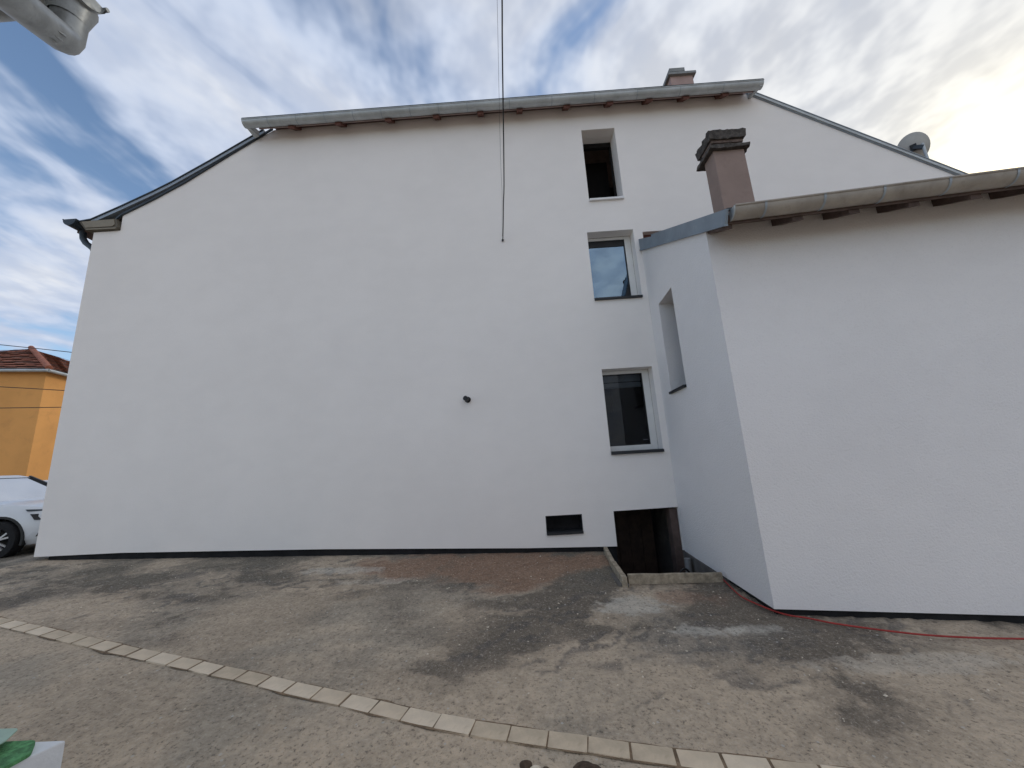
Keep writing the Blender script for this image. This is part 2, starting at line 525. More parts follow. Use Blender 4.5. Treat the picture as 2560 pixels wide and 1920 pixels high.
def panel(outer, holes, to3, thick):
    """flat wall with openings: outer and holes are 2-D loops, to3(u, v, depth) places them"""
    mb = MB()
    loops = [outer] + holes
    flat = [p for lp in loops for p in lp]
    tris = tessellate_polygon([[Vector((p[0], p[1], 0)) for p in lp] for lp in loops])
    n = len(flat)
    vs = [to3(p[0], p[1], 0.0) for p in flat] + [to3(p[0], p[1], thick) for p in flat]
    fs = [tuple(t) for t in tris] + [tuple(i + n for i in reversed(t)) for t in tris]
    k = 0
    for lp in loops:
        L = len(lp)
        for i in range(L):
            a, c = k + i, k + (i + 1) % L
            fs.append((a, c, c + n, a + n))
        k += L
    return mb.add(vs, fs)


# ---------------------------------------------------------------- ground
def sstep(a, b, x):
    t = max(0.0, min(1.0, (x - a) / (b - a)))
    return t * t * (3 - 2 * t)


def G(x, y):
    """height of the sloping yard"""
    xc = max(-7.9, min(7.5, x))
    yc = max(-9.0, min(0.6, y))
    z = -0.012 - 0.037 * xc + 0.062 * yc
    z -= 0.17 * sstep(-8.0, -9.3, x)
    return z


STRIP = [(-4.337, -2.212), (-4.104, -2.282), (-3.868, -2.347), (-3.633, -2.417), (-3.383, -2.487), (-3.145, -2.554), (-2.912, -2.616), (-2.683, -2.675), (-2.446, -2.745), (-2.213, -2.804), (-1.986, -2.875), (-1.749, -2.948), (-1.522, -3.012), (-1.288, -3.077), (-1.061, -3.143), (-0.838, -3.208), (-0.616, -3.270), (-0.395, -3.323), (-0.172, -3.368), (0.053, -3.411), (0.278, -3.450), (0.505, -3.496), (0.738, -3.536), (0.974, -3.571)]
while STRIP[0][0] > -8.6:
    STRIP.insert(0, (STRIP[0][0] - 0.237, STRIP[0][1] + 0.0675))
while STRIP[-1][0] < 3.2:
    STRIP.append((STRIP[-1][0] + 0.236, STRIP[-1][1] - 0.036))


def strip_y(x):
    for (x0, y0), (x1, y1) in zip(STRIP, STRIP[1:]):
        if x0 <= x <= x1:
            return y0 + (y1 - y0) * (x - x0) / (x1 - x0) - 0.055
    return 99.0


def axis(lo, hi, step, far, extra):
    a = []
    x = lo
    while x < hi - 1e-6:
        a.append(x)
        x += step
    a.append(hi)
    g = step
    x = hi
    while x < far:
        g *= 1.35
        x += g
        a.append(x)
    g = step
    x = lo
    while x > -far:
        g *= 1.35
        x -= g
        a.append(x)
    for e in extra:
        a = [q for q in a if abs(q - e) > step * 0.45] + [e]
    return sorted(a)


HX0, HX1, HY0, HY1 = 1.135, 2.30, -1.165, 1.4
xs = axis(-9.2, 5.6, 0.04, 420.0, [HX0, HX1])
ys = axis(-4.6, 0.4, 0.04, 420.0, [HY0, HY1])


def fr01(x, y, s_, oc, seed, H=1.0):
    return 0.5 + 0.5 * noise.fractal(Vector((x * s_ + seed, y * s_ - seed * 1.7, seed * 0.37)), H, 2.0, oc)


DARKS = [(-0.89, -2.35, 0.45, 0.16, 0.26), (0.05, -2.3, 0.55, 0.22, 0.22), (-3.3, -0.85, 0.9, 0.18, 0.22), (-3.45, -1.5, 0.5, 0.18, 0.18), (-5.8, -0.5, 1.6, 0.22, 0.20), (-2.3, -1.0, 0.5, 0.16, 0.22), (-0.35, -1.6, 0.5, 0.16, 0.20), (-1.4, -1.6, 0.4, 0.14, 0.2), (-0.28, -2.75, 0.4, 0.16, 0.14), (-3.7, -2.85, 0.7, 0.2, 0.2), (-2.05, -3.1, 0.35, 0.12, 0.2), (1.75, -2.1, 0.6, 0.2, 0.24), (1.9, -2.5, 0.7, 0.2, 0.2), (2.7, -2.65, 0.8, 0.14, 0.16), (-1.1, -2.75, 0.4, 0.16, 0.18)]


def surface(x, y):
    """height plus the wear maps (tone, patch, lap, yard) of the yard"""
    z = G(x, y)
    if not (-13 < x < 9 and -8 < y < 3):
        return z, 0.5, 0.45, 0.0, 0.2
    sy = strip_y(x)
    near = sstep(0.08, 0.4, abs(y - sy)) if sy < 50 else 1.0
    beyond = 1.0 if sy > 50 else sstep(-0.1, 0.25, y - sy)
    tone = fr01(x, y, 0.55, 5, 3.1)
    u, w = x * 0.94 + y * 0.34, (y * 0.94 - x * 0.34) * 1.55
    patch = fr01(u, w, 0.85, 5, 8.7, 0.9)
    # the part trodden most, towards the viewer and the right, has worn even
    patch -= 0.16 * sstep(-2.0, -3.0, y) * sstep(-3.5, -1.0, x) + 0.05 * sstep(-2.4, -3.4, y)
    # oily, patched spots in the middle of the yard
    for (bx, by, brx, bry, am) in DARKS:
        r2 = ((x - bx) / brx) ** 2 + ((y - by) / bry) ** 2
        if r2 < 4:
            patch += am * math.exp(-1.2 * r2)
    gate = fr01(x, y, 0.45, 3, 21.0)
    yard = beyond * sstep(0.22, 0.52, gate + 0.14 * sstep(-3.0, -1.0, y))
    # thin laps of surfacing: terraces with a steep front edge
    c = 7.5 * fr01(u * 1.0 + 0.25 * noise.noise(Vector((u * 2.2, w * 2.2, 1))), w, 0.48, 4, 14.2, 0.8) + 0.45 * w
    f = c - math.floor(c)
    lap = sstep(0.55, 0.97, f) * yard * (0.30 + 0.70 * sstep(0.40, 0.55, fr01(x, y, 1.1, 3, 33.0)))
    step = f if f < 0.9 else (1 - f) * 9.0
    a = noise.fractal(Vector((x * 1.1, y * 1.5, 0.0)), 1.0, 2.0, 4) * 0.010 + noise.fractal(Vector((x * 5.5, y * 7.5, 0.0)), 0.9, 2.0, 3) * 0.004
    a -= 0.018 * step * yard
    flat = sstep(0.0, -0.35, y)
    z += a * (0.25 + 0.75 * near) * (0.3 + 0.7 * flat) - 0.004
    return z, tone, patch, lap, yard


def ground_z(x, y):
    return surface(x, y)[0]


mb = MB()
idx = {}
maps = []
for j, y in enumerate(ys):
    for i, x in enumerate(xs):
        idx[(i, j)] = len(mb.v)
        r_ = surface(x, y)
        mb.v.append((x, y, r_[0]))
        maps.append(r_[1:])
for j in range(len(ys) - 1):
    cy = (ys[j] + ys[j + 1]) / 2
    for i in range(len(xs) - 1):
        cx = (xs[i] + xs[i + 1]) / 2
        if HX0 < cx < HX1 and HY0 < cy < HY1:
            continue
        mb.f.append((idx[(i, j)], idx[(i + 1, j)], idx[(i + 1, j + 1)], idx[(i, j + 1)]))
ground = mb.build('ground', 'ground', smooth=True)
for k, nm in enumerate(('tone', 'patch', 'lap', 'yard')):
    at = ground.data.attributes.new(nm, 'FLOAT', 'POINT')
    at.data.foreach_set('value', [q[k] for q in maps])
tag(ground, 'worn patched asphalt yard with brown dust, stains and plaster spills', None, None, 'structure')

# strip of concrete pavers set flush in the asphalt
mb = MB()
vs, fs = [], []
fine = []
for (x0, y0), (x1, y1) in zip(STRIP, STRIP[1:]):
    fine += [(x0 + (x1 - x0) * k / 6, y0 + (y1 - y0) * k / 6) for k in range(6)]
for i, (x, y) in enumerate(fine):
    a, c = fine[max(0, i - 3)], fine[min(len(fine) - 1, i + 3)]
    d = Vector((c[0] - a[0], c[1] - a[1])).normalized()
    nrm = Vector((d.y, -d.x))
    wob = 0.020 * noise.fractal(Vector((x * 2.3, 5.0, 0)), 0.7, 2.0, 4)
    wob2 = 0.020 * noise.fractal(Vector((x * 2.1, 15.0, 0)), 0.7, 2.0, 4)
    for off, w in ((-0.003, wob), (0.124, wob2)):
        q = Vector((x, y)) + nrm * (off + w)
        vs.append((q.x, q.y, G(q.x, q.y) + 0.003))
for i in range(len(fine) - 1):
    fs.append((2 * i, 2 * i + 2, 2 * i + 3, 2 * i + 1))
mb.add(vs, fs)
strip = mb.build('paver_strip', 'joint')
tag(strip, 'curving single row of pale concrete pavers set in the asphalt', None, None, 'structure')
stone_meshes = []
for k in range(9):
    rnd = random.Random(k)
    s = MB()
    hx, hy = 0.1125 + rnd.uniform(-0.0015, 0.0015), 0.0585 + rnd.uniform(-0.0015, 0.001)
    s.box(-hx, hx, -hy, hy, -0.05, 0.0)
    o = s.build('paving_stone', ('paver', 'paver_dull', 'paver_pale')[k % 3], None, False, 0.006)
    stone_meshes.append(o.data)
    bpy.data.objects.remove(o)
for i in range(len(STRIP) - 1):
    (x0, y0), (x1, y1) = STRIP[i], STRIP[i + 1]
    d = Vector((x1 - x0, y1 - y0)).normalized()
    nrm = Vector((d.y, -d.x))
    c = Vector(((x0 + x1) / 2, (y0 + y1) / 2)) + nrm * 0.060
    o = bpy.data.objects.new('paving_stone', stone_meshes[random.randrange(9)])
    COL.objects.link(o)
    o.parent = strip
    ux = Vector((d.x, d.y, -0.037 * d.x + 0.062 * d.y + random.uniform(-0.012, 0.012))).normalized()
    uy = Vector((-nrm.x, -nrm.y, 0.037 * nrm.x - 0.062 * nrm.y + random.uniform(-0.02, 0.02))).normalized()
    uz = ux.cross(uy).normalized()
    uy = uz.cross(ux)
    mm = Matrix((ux, uy, uz)).transposed().to_4x4()
    mm.translation = (c.x, c.y, G(c.x, c.y) + 0.007 + random.uniform(-0.003, 0.003))
    o.matrix_local = mm

# ---------------------------------------------------------------- main house
house = thing('gable_house', (0.0, 0.0, 0.0), 'tall white rendered house with half-hipped gable end and stair windows', 'house')
RIDGE_X = 0.15
OUT = [(-7.70, 0.326), (-6.30, 0.315), (-3.12, 0.202), (0.0, 0.054), (1.332, 0.009), (1.332, 0.514), (2.312, 0.524), (2.312, -0.105), (8.05, -0.30), (8.05, 5.90), (4.741, 7.95), (-4.444, 7.94), (-5.25, 7.43), (-6.08, 6.877), (-6.65, 6.555), (-7.196, 6.28), (-7.196, 5.965), (-7.70, 5.965)]


def rect(x0, x1, z0, z1):
    return [(x0, z0), (x1, z0), (x1, z1), (x0, z1)]


WIN_T = (1.498, 2.123, 5.905, 7.415)
WIN_M = (1.395, 2.213, 3.985, 5.262)
WIN_L = (1.390, 2.213, 1.397, 2.745)
VENT = (0.29, 0.848, 0.235, 0.50)
NOTCH = (2.373, 2.80, 4.70, 5.197)
wall = panel(OUT, [rect(*WIN_T), rect(*WIN_M), rect(*WIN_L), rect(*VENT), rect(*NOTCH)], lambda u, v, t: (u, t, v), 0.20).build('gable_wall', 'plaster', house)
# other walls, closing the dark interior
mb = MB()
mb.box(-7.70, -7.40, 0.202, 10.0, 0.0, 5.955)
mb.box(7.75, 8.05, 0.202, 10.0, -0.4, 5.85)
mb.box(-7.39, 7.74, 9.7, 10.0, -0.4, 5.9)
mb.build('side_wall', 'plaster', house)
# black waterproofed base set back under the render, gap shade in its colour
mb = MB()
mb.slab([(-7.50, 0.035, 0.0), (1.325, 0.035, -0.5), (1.325, 0.035, 0.06), (-3.12, 0.035, 0.25), (-6.3, 0.035, 0.36), (-7.50, 0.035, 0.37)], (0, 0.25, 0))
mb.build('plinth', 'bitumen_shade', house)
# rooms behind the openings, their shade put into a black colour
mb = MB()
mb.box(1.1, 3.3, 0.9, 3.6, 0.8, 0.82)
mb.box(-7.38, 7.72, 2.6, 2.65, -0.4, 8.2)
mb.build('inner_partition', 'room_shade', house)

# windows: (rect, frame depth)
fr_w = 0.065


def window(wr, depth, glass, blind=False, handle=False, low=0.0):
    x0, x1, z0, z1 = wr
    x0 -= 0.105                      # the render laps over the left and lower frame
    z0 += low
    e = 0.0
    y0, y1 = depth, depth + 0.07
    f = MB()
    f.box(x0 + e, x0 + fr_w + 0.03, y0, y1, z0 + e, z1 - e)
    f.box(x1 - fr_w - 0.045, x1 - e, y0, y1, z0 + e, z1 - e)
    f.box(x0 + fr_w + 0.03, x1 - fr_w - 0.045, y0 + 0.001, y1 - 0.001, z0 + e, z0 + 0.10)
    f.box(x0 + fr_w + 0.03, x1 - fr_w - 0.045, y0 + 0.001, y1 - 0.001, z1 - 0.055, z1 - e)
    w = f.build('window', 'pvc', house, False, 0.004)
    # rebate and glazing gasket
    gx0, gx1, gz0, gz1 = x0 + fr_w + 0.03, x1 - fr_w - 0.045, z0 + 0.10, z1 - 0.055
    g = MB()
    t = 0.014
    g.box(gx0, gx0 + t, y0 + 0.012, y1 - 0.01, gz0, gz1)
    g.box(gx1 - t, gx1, y0 + 0.012, y1 - 0.01, gz0, gz1)
    g.box(gx0 + t, gx1 - t, y0 + 0.013, y1 - 0.011, gz0, gz0 + t)
    g.box(gx0 + t, gx1 - t, y0 + 0.013, y1 - 0.011, gz1 - t, gz1)
    g.build('gasket', 'black', w)
    p = MB()
    p.box(gx0 + t * .5, gx1 - t * .5, y0 + 0.030, y0 + 0.036, gz0 + t * .5, gz1 - t * .5)
    p.build('pane', glass, w)
    if blind:
        bb = MB()
        bb.box(gx0 + 0.01, gx1 - 0.01, y0 + 0.085, y0 + 0.11, gz1 - 0.115, gz1 - 0.01)
        bb.box(gx0 + 0.01, gx1 - 0.01, y0 + 0.085, y0 + 0.11, gz1 - 0.205, gz1 - 0.135)
        bb.box(gx0 + 0.01, gx1 - 0.01, y0 + 0.080, y0 + 0.105, gz1 - 0.222, gz1 - 0.212)
        bb.build('blind', 'blind', w)
        hb = MB()
        hb.box(gx1 - 0.09, gx1 - 0.005, y0 + 0.075, y0 + 0.085, gz0 + 0.075, gz0 + 0.090)
        hb.build('latch', 'blind', w)
        cu = MB()
        cu.slab([(gx0 + 0.24, y0 + 0.3, gz1), (gx0 + 0.26, y0 + 0.3, gz1 - 0.62), (gx0 + 0.40, y0 + 0.3, gz1 - 0.57), (gx0 + 0.41, y0 + 0.3, gz1)], (0, 0.02, 0))
        cu.build('curtain', 'black', w)
    if handle:
        # tilted casement: black arm and corner hinge at the lower right
        hb = MB()
        hb.slab([(gx1 - 0.016, y0 + 0.020, gz0 + 0.36), (gx1 - 0.016, y0 + 0.020, gz0 + 0.016), (gx1 - 0.125, y0 + 0.020, gz0 + 0.016)], (0, 0.008, 0))
        hb.build('hinge_arm', 'black', w)
        tb = MB()
        tb.box(gx0 + t, gx1 - t, y0 + 0.016, y0 + 0.028, gz1 - 0.12, gz1 - t)
        tb.build('tilt_gap', 'black', w)
    return w


def sill(wr, mat, parent, drop, proj, x_in=0.0):
    x0, x1, z0, _ = wr
    s = MB()
    s.hexa([(x0 + 0.003 + x_in, -proj, z0 - drop), (x1 - 0.003, -proj, z0 - drop), (x1 - 0.003, -0.002, z0 - drop), (x0 + 0.003 + x_in, -0.002, z0 - drop),
            (x0 + 0.003 + x_in, -proj, z0 + 0.004), (x1 - 0.003, -proj, z0 + 0.004), (x1 - 0.003, -0.002, z0 + 0.010), (x0 + 0.003 + x_in, -0.002, z0 + 0.010)])
    s.box(x0 + 0.003, x1 - 0.003, -0.002, 0.198, z0 + 0.001, z0 + 0.012)
    return s.build('sill', mat, parent)


w_mid = window(WIN_M, 0.205, 'glass_coated_sky', handle=True, low=-0.09)
sill(WIN_M, 'anth', w_mid, 0.030, 0.045)
w_low = window(WIN_L, 0.205, 'glass', blind=True, low=-0.005)
sill(WIN_L, 'anth', w_low, 0.040, 0.045)
# unglazed top opening: lined reveal and white sill
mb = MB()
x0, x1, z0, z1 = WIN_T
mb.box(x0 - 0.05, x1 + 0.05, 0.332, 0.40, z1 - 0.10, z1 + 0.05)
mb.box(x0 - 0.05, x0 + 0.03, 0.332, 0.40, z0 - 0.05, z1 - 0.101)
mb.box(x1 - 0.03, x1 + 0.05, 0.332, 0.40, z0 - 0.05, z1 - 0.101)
mb.box(x0 - 0.05, x1 + 0.05, 0.90, 0.95, z0 - 0.05, z1 + 0.05)  # black back sheet with the room's shade in its colour
w_top = mb.build('window_opening', 'room_shade', house)
sill(WIN_T, 'alu_white', w_top, 0.030, 0.045)
mb = MB()
mb.box(x0 - 0.03, x0 - 0.001, 0.202, 0.33, z0 - 0.03, z1 + 0.03)
mb.box(x1 + 0.001, x1 + 0.03, 0.202, 0.33, z0 - 0.03, z1 + 0.03)
mb.box(x0 - 0.001, x1 + 0.001, 0.203, 0.33, z1 + 0.001, z1 + 0.03)
mb.box(x0 - 0.001, x1 + 0.001, 0.203, 0.33, z0 - 0.03, z0 - 0.001)
mb.build('reveal', 'plaster', w_top)
mb = MB()
mb.box(VENT[0] - .03, VENT[1] + .03, 0.203, 0.22, VENT[2] - .03, VENT[3] + .03)  # black board standing in for the shade inside the vent
v = mb.build('cellar_vent', 'bitumen_shade', house)
sill((VENT[0], VENT[1], VENT[2] + 0.02, VENT[3]), 'anth', v, 0.032, 0.035)
mb = MB()
for (a, c, z_0, z_1, yy0, yy1) in ((VENT[0] + .001, VENT[0] + .012, VENT[2] + .03, VENT[3] - .001, .006, .198), (VENT[1] - .012, VENT[1] - .001, VENT[2] + .03, VENT[3] - .001, .006, .198), (VENT[0] + .013, VENT[1] - .013, VENT[3] - .012, VENT[3] - .001, .006, .198)):
    mb.box(a, c, yy0, yy1, z_0, z_1)
mb.build('lining', 'anth', v)
# bare recess where the annex roof runs into the gable
mb = MB()
mb.box(NOTCH[0] + .002, NOTCH[1], 0.10, 0.12, NOTCH[2] + .002, NOTCH[3] - .002)
mb.build('recess_board', 'rafter', house)

# cellar doorway: left jamb, lintel and door back carry its shade in black
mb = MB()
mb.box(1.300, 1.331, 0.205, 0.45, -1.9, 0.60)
mb.build('door_jamb', 'room_shade', house)
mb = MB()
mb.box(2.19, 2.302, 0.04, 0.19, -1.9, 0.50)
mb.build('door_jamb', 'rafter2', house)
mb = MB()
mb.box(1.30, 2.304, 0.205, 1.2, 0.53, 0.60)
mb.build('door_lintel', 'room_shade', house)
door = MB().box(1.335, 2.18, 0.86, 0.88, -1.85, 0.52).build('cellar_door', 'room_shade', house)
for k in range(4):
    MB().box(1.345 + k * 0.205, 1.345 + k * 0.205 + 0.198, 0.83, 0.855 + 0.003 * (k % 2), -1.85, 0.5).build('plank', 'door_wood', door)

# --- left eave: boxed end, gutter and swan neck
mb = MB()
mb.slab([(-7.96, -0.05, 6.175), (-7.80, -0.05, 5.985), (-7.235, -0.05, 5.968), (-7.20, -0.05, 6.02), (-7.26, -0.05, 6.185)], (0, 10.0, 0))
eb = mb.build('eave_box', 'eave_frame', house)
mb = MB()
mb.slab([(-7.90, -0.062, 6.165), (-7.80, -0.062, 6.03), (-7.30, -0.062, 6.022), (-7.255, -0.062, 6.06), (-7.29, -0.062, 6.165)], (0, 0.011, 0))
mb.build('panel', 'eave_box', eb)
mb = MB()
mb.slab([(-7.80, -0.058, 6.012), (-7.78, -0.058, 5.988), (-7.235, -0.058, 5.972), (-7.232, -0.058, 5.996)], (0, 0.007, 0))
mb.build('trim_strip', 'eave_box', eb)
mb = MB()
gy = [(-8.10, -0.09, 6.215), (-8.10, 10.0, 6.215)]
mb.tube(gy, 0.125, 12, False, math.pi, math.pi)
mb.tube([(p[0], p[1], p[2]) for p in gy], 0.119, 12, False, math.pi, math.pi)
mb.add([(-8.10 + 0.125 * math.cos(math.pi + math.pi * k / 12), -0.09, 6.215 + 0.125 * math.sin(math.pi + math.pi * k / 12)) for k in range(13)], [tuple(range(13))])
mb.tube([(-8.225, -0.09, 6.215), (-8.225, 10, 6.215)], 0.012, 8)
gl = mb.build('eave_gutter', 'dark_metal', house, True)
mb = MB()
pts = [(-8.06, 0.12, 6.12), (-8.06, 0.12, 6.03), (-8.04, 0.12, 5.94), (-7.97, 0.12, 5.84), (-7.88, 0.12, 5.77), (-7.80, 0.12, 5.70), (-7.765, 0.12, 5.60), (-7.76, 0.12, 5.4), (-7.76, 0.12, 0.35)]
mb.tube(pts, 0.05, 12)
mb.build('downpipe', 'dark_metal', house, True)

# --- verges
LV = [(-8.16, 6.165), (-7.74, 6.216), (-7.20, 6.455), (-6.65, 6.715), (-6.307, 6.893), (-5.60, 7.315), (-4.817, 7.805), (-4.62, 7.93)]
LVL = [(-7.30, 6.19), (-7.196, 6.285), (-6.65, 6.56), (-6.08, 6.882), (-5.25, 7.435), (-4.46, 7.945)]


def lv(x):
    for (xa, za), (xb, zb) in zip(LV, LV[1:]):
        if xa <= x <= xb:
            return za + (zb - za) * (x - xa) / (xb - xa)
    return LV[-1][1]


def verge(path, y0, y1, dz0, dz1, name, mat):
    mb = MB()
    for (xa, za), (xb, zb) in zip(path, path[1:]):
        mb.hexa([(xa, y0, za + dz0), (xb, y0, zb + dz0), (xb, y1, zb + dz0), (xa, y1, za + dz0), (xa, y0, za + dz1), (xb, y0, zb + dz1), (xb, y1, zb + dz1), (xa, y1, za + dz1)])
    return mb.build(name, mat, house)


vb = verge([p for p in LV if p[0] > -7.8], -0.045, 0.10, -0.085, -0.020, 'verge_board', 'verge_light')
verge([p for p in LV if p[0] > -8.2], -0.060, 0.2, -0.018, 0.004, 'verge_cap', 'dark_metal')
verge(LVL, -0.030, -0.003, -0.012, 0.030, 'verge_batten', 'dark_metal')
RV = [(4.70, 8.02), (8.30, 5.79)]
verge([(4.70, 7.975), (8.30, 5.745)], -0.040, 0.10, -0.012, 0.045, 'verge_board', 'zinc')
verge([(4.70, 7.975), (8.30, 5.745)], -0.050, 0.2, 0.047, 0.060, 'verge_cap', 'verge_light')
verge([(4.70, 7.975), (8.30, 5.745)], -0.022, -0.003, -0.030, -0.014, 'verge_batten', 'verge_light')

# --- roof: kicked slopes left and right, hip at the front
zr = 7.98 + 0.645 * (4.62 + 0.15)
yr = -0.30 + (zr - 7.95) / 0.86
mb = MB()
for (xa, za), (xb, zb) in zip(LV, LV[1:]):
    mb.slab([(xa, 0.101, za - 0.105), (xb, 0.101, zb - 0.105), (xb, 10.3, zb - 0.105), (xa, 10.3, za - 0.105)], (0, 0, 0.08))
mb.slab([(-4.62, 0.101, 7.83), (0.15, yr, zr - 0.1), (0.15, 10.3, zr - 0.1), (-4.62, 10.3, 7.83)], (0, 0, 0.09))
mb.slab([(4.70, 0.101, 7.93), (8.45, 0.101, 5.60), (8.45, 10.3, 5.60), (4.70, 10.3, 7.93)], (0, 0, 0.08))
mb.slab([(4.70, 0.101, 7.93), (4.70, 10.3, 7.93), (0.15, 10.3, zr - 0.1), (0.15, yr, zr - 0.1)], (0, 0, 0.09))
mb.slab([(-4.76, -0.28, 7.80), (4.74, -0.28, 7.80), (0.15, yr, zr - 0.06)], (0, 0, 0.045))
roof = mb.build('roof', 'roof', house)
mb = MB()
mb.slab([(-4.50, -0.26, 7.772), (4.66, -0.26, 7.772), (4.66, 0.10, 8.058), (-4.44, 0.10, 8.058)], (0, 0, 0.010))
mb.build('soffit_board', 'soffit', roof)
for x in (-3.06, -2.12, -1.22, -0.385, 0.35, 1.23, 2.03, 2.755, 3.43, -3.95, 4.15):
    r_ = MB()
    r_.hexa([(x - .055, -0.24, 7.695), (x + .055, -0.24, 7.695), (x + .055, -0.002, 7.885), (x - .055, -0.002, 7.885), (x - .055, -0.24, 7.785), (x + .055, -0.24, 7.785), (x + .055, -0.002, 7.972), (x - .055, -0.002, 7.972)])
    r_.build('rafter', 'rafter', house)

# --- hip gutter: half-round zinc with seams and rolled lip
GX0, GX1, GYC, GZ, GR = -4.805, 4.785, -0.285, 7.830, 0.085
mb = MB()
ga, gb = (GX0, GYC, GZ), (GX1, GYC, GZ)
mb.tube([ga, gb], GR, 14, False, math.pi, math.pi)
mb.tube([(GX0 + .004, GYC, GZ), (GX1 - .004, GYC, GZ)], GR - 0.006, 14, False, math.pi, math.pi)
for gx in (GX0, GX1):
    mb.add([(gx, GYC + GR * math.cos(math.pi + math.pi * k / 14), GZ + GR * math.sin(math.pi + math.pi * k / 14)) for k in range(15)], [tuple(range(15))])
mb.tube([(GX0, GYC - GR, GZ + 0.004), (GX1, GYC - GR, GZ + 0.004)], 0.011, 8)
hg = mb.build('hip_gutter', 'zinc', house, True)
x = GX0 + 0.48
while x < GX1:
    s_ = MB()
    s_.tube([(x - 0.006, GYC, GZ), (x + 0.006, GYC, GZ)], GR + 0.0035, 14, False, math.pi, math.pi)
    s_.build('seam', 'verge_light', hg, True)
    x += 0.53 if x < -1 else 0.78
mb = MB()
mb.box(GX0 + 0.01, GX1 - 0.01, GYC - GR - 0.012, GYC + 0.06, GZ + 0.012, GZ + 0.022)
mb.build('drip_edge', 'dark_metal', hg)
mb = MB()
mb.box(-4.42, 4.70, 0.012, 0.15, 7.88, 8.03)
mb.build('wall_plate', 'soffit', house)
mb = MB()
mb.box(-4.60, 4.70, -0.185, -0.168, 7.795, 7.842)
mb.build('fascia', 'soffit', house)
# raking end boards from the gutter ends back to the verges
mb = MB()
mb.hexa([(-4.79, -0.34, 7.765), (-4.75, -0.34, 7.765), (-4.66, -0.09, 7.72), (-4.74, -0.09, 7.69), (-4.805, -0.37, 7.832), (-4.75, -0.37, 7.832), (-4.66, -0.09, 7.84), (-4.80, -0.09, 7.79)])
mb.build('end_board', 'zinc', house)
mb = MB()
mb.hexa([(4.72, -0.33, 7.75), (4.77, -0.33, 7.75), (4.77, 0.05, 7.86), (4.71, 0.05, 7.86), (4.72, -0.36, 7.825), (4.78, -0.36, 7.825), (4.78, 0.05, 7.95), (4.71, 0.05, 7.95)])
mb.build('end_board', 'zinc', house)

# --- chimney behind the hip
mb = MB()
mb.box(3.86, 4.36, 0.95, 1.45, 8.0, 9.62)
ch = mb.build('roof_chimney', 'chim2', house)
mb = MB()
mb.box(3.80, 4.42, 0.89, 1.51, 9.62, 9.68)
mb.build('collar', 'slab3', ch)
mb = MB()
for dx in (3.86, 4.27):
    for dy in (0.95, 1.36):
        mb.box(dx, dx + .09, dy, dy + .09, 9.68, 9.74)
mb.box(3.86, 4.20, 0.93, 1.40, 9.74, 9.83)
mb.build('cap', 'slab3', ch)

# ---------------------------------------------------------------- annex
AX, AY = 2.314, -2.008
annex = thing('annex', (AX, AY, 0.0), 'low white rendered annex projecting at right with lean-to roof and old gutter', 'annex')
SL = 0.487


def atop(y):                      # underside of the verge flashing along the side wall
    return 4.845 + SL * y


side_out = [(AY, -0.174), (0.0 - 0.002, -0.10), (-0.002, atop(0)), (AY, atop(AY))]
SLIT = [(-0.902, 2.245), (-0.375, 2.232), (-0.375, 3.66), (-0.902, 3.70)]
panel(side_out, [SLIT], lambda u, v, t: (AX + t, u, v), 0.30).build('side_wall', 'plaster2', annex)
# slit window: dark pane set deep in, sill
mb = MB()
mb.box(AX + 0.27, AX + 0.285, -0.90, -0.377, 2.24, 3.68)
sw = mb.build('slit_window', 'black', annex)
mb = MB()
mb.hexa([(AX - 0.04, -0.905, 2.215), (AX + 0.26, -0.905, 2.225), (AX + 0.26, -0.372, 2.225), (AX - 0.04, -0.372, 2.205),
         (AX - 0.04, -0.905, 2.250), (AX + 0.26, -0.905, 2.262), (AX + 0.26, -0.372, 2.250), (AX - 0.04, -0.372, 2.238)])
mb.build('sill', 'anth', sw)


def af(s, off, z):                # along the skewed front wall, off = outwards
    c = math.sqrt(1.01)
    return (AX + s * (1 / c) - off * (0.1 / c), AY - s * (0.1 / c) - off * (1 / c), z)


ZF = 3.93
front_out = [(0.0, -0.174), (6.0, -0.405), (6.0, ZF), (0.0, ZF)]
panel(front_out, [], lambda u, v, t: af(u, -t, v), 0.28).build('front_wall', 'plaster2', annex)
mb = MB()
mb.slab([af(0.03, -0.035, -0.7), af(6.0, -0.035, -0.9), af(6.0, -0.035, -0.38), af(0.03, -0.035, -0.15)], Vector(af(0, -0.25, 0)) - Vector(af(0, -0.035, 0)))
mb.slab([(AX + 0.036, -0.01, -1.9), (AX + 0.036, AY + 0.06, -1.9), (AX + 0.036, AY + 0.06, -0.16), (AX + 0.036, -0.01, -0.08)], (0.2, 0, 0))
mb.build('plinth', 'bitumen_shade', annex)  # black base, shade of the gap painted in

# roof
mb = MB()


def arz(y):
    return 4.975 + SL * y


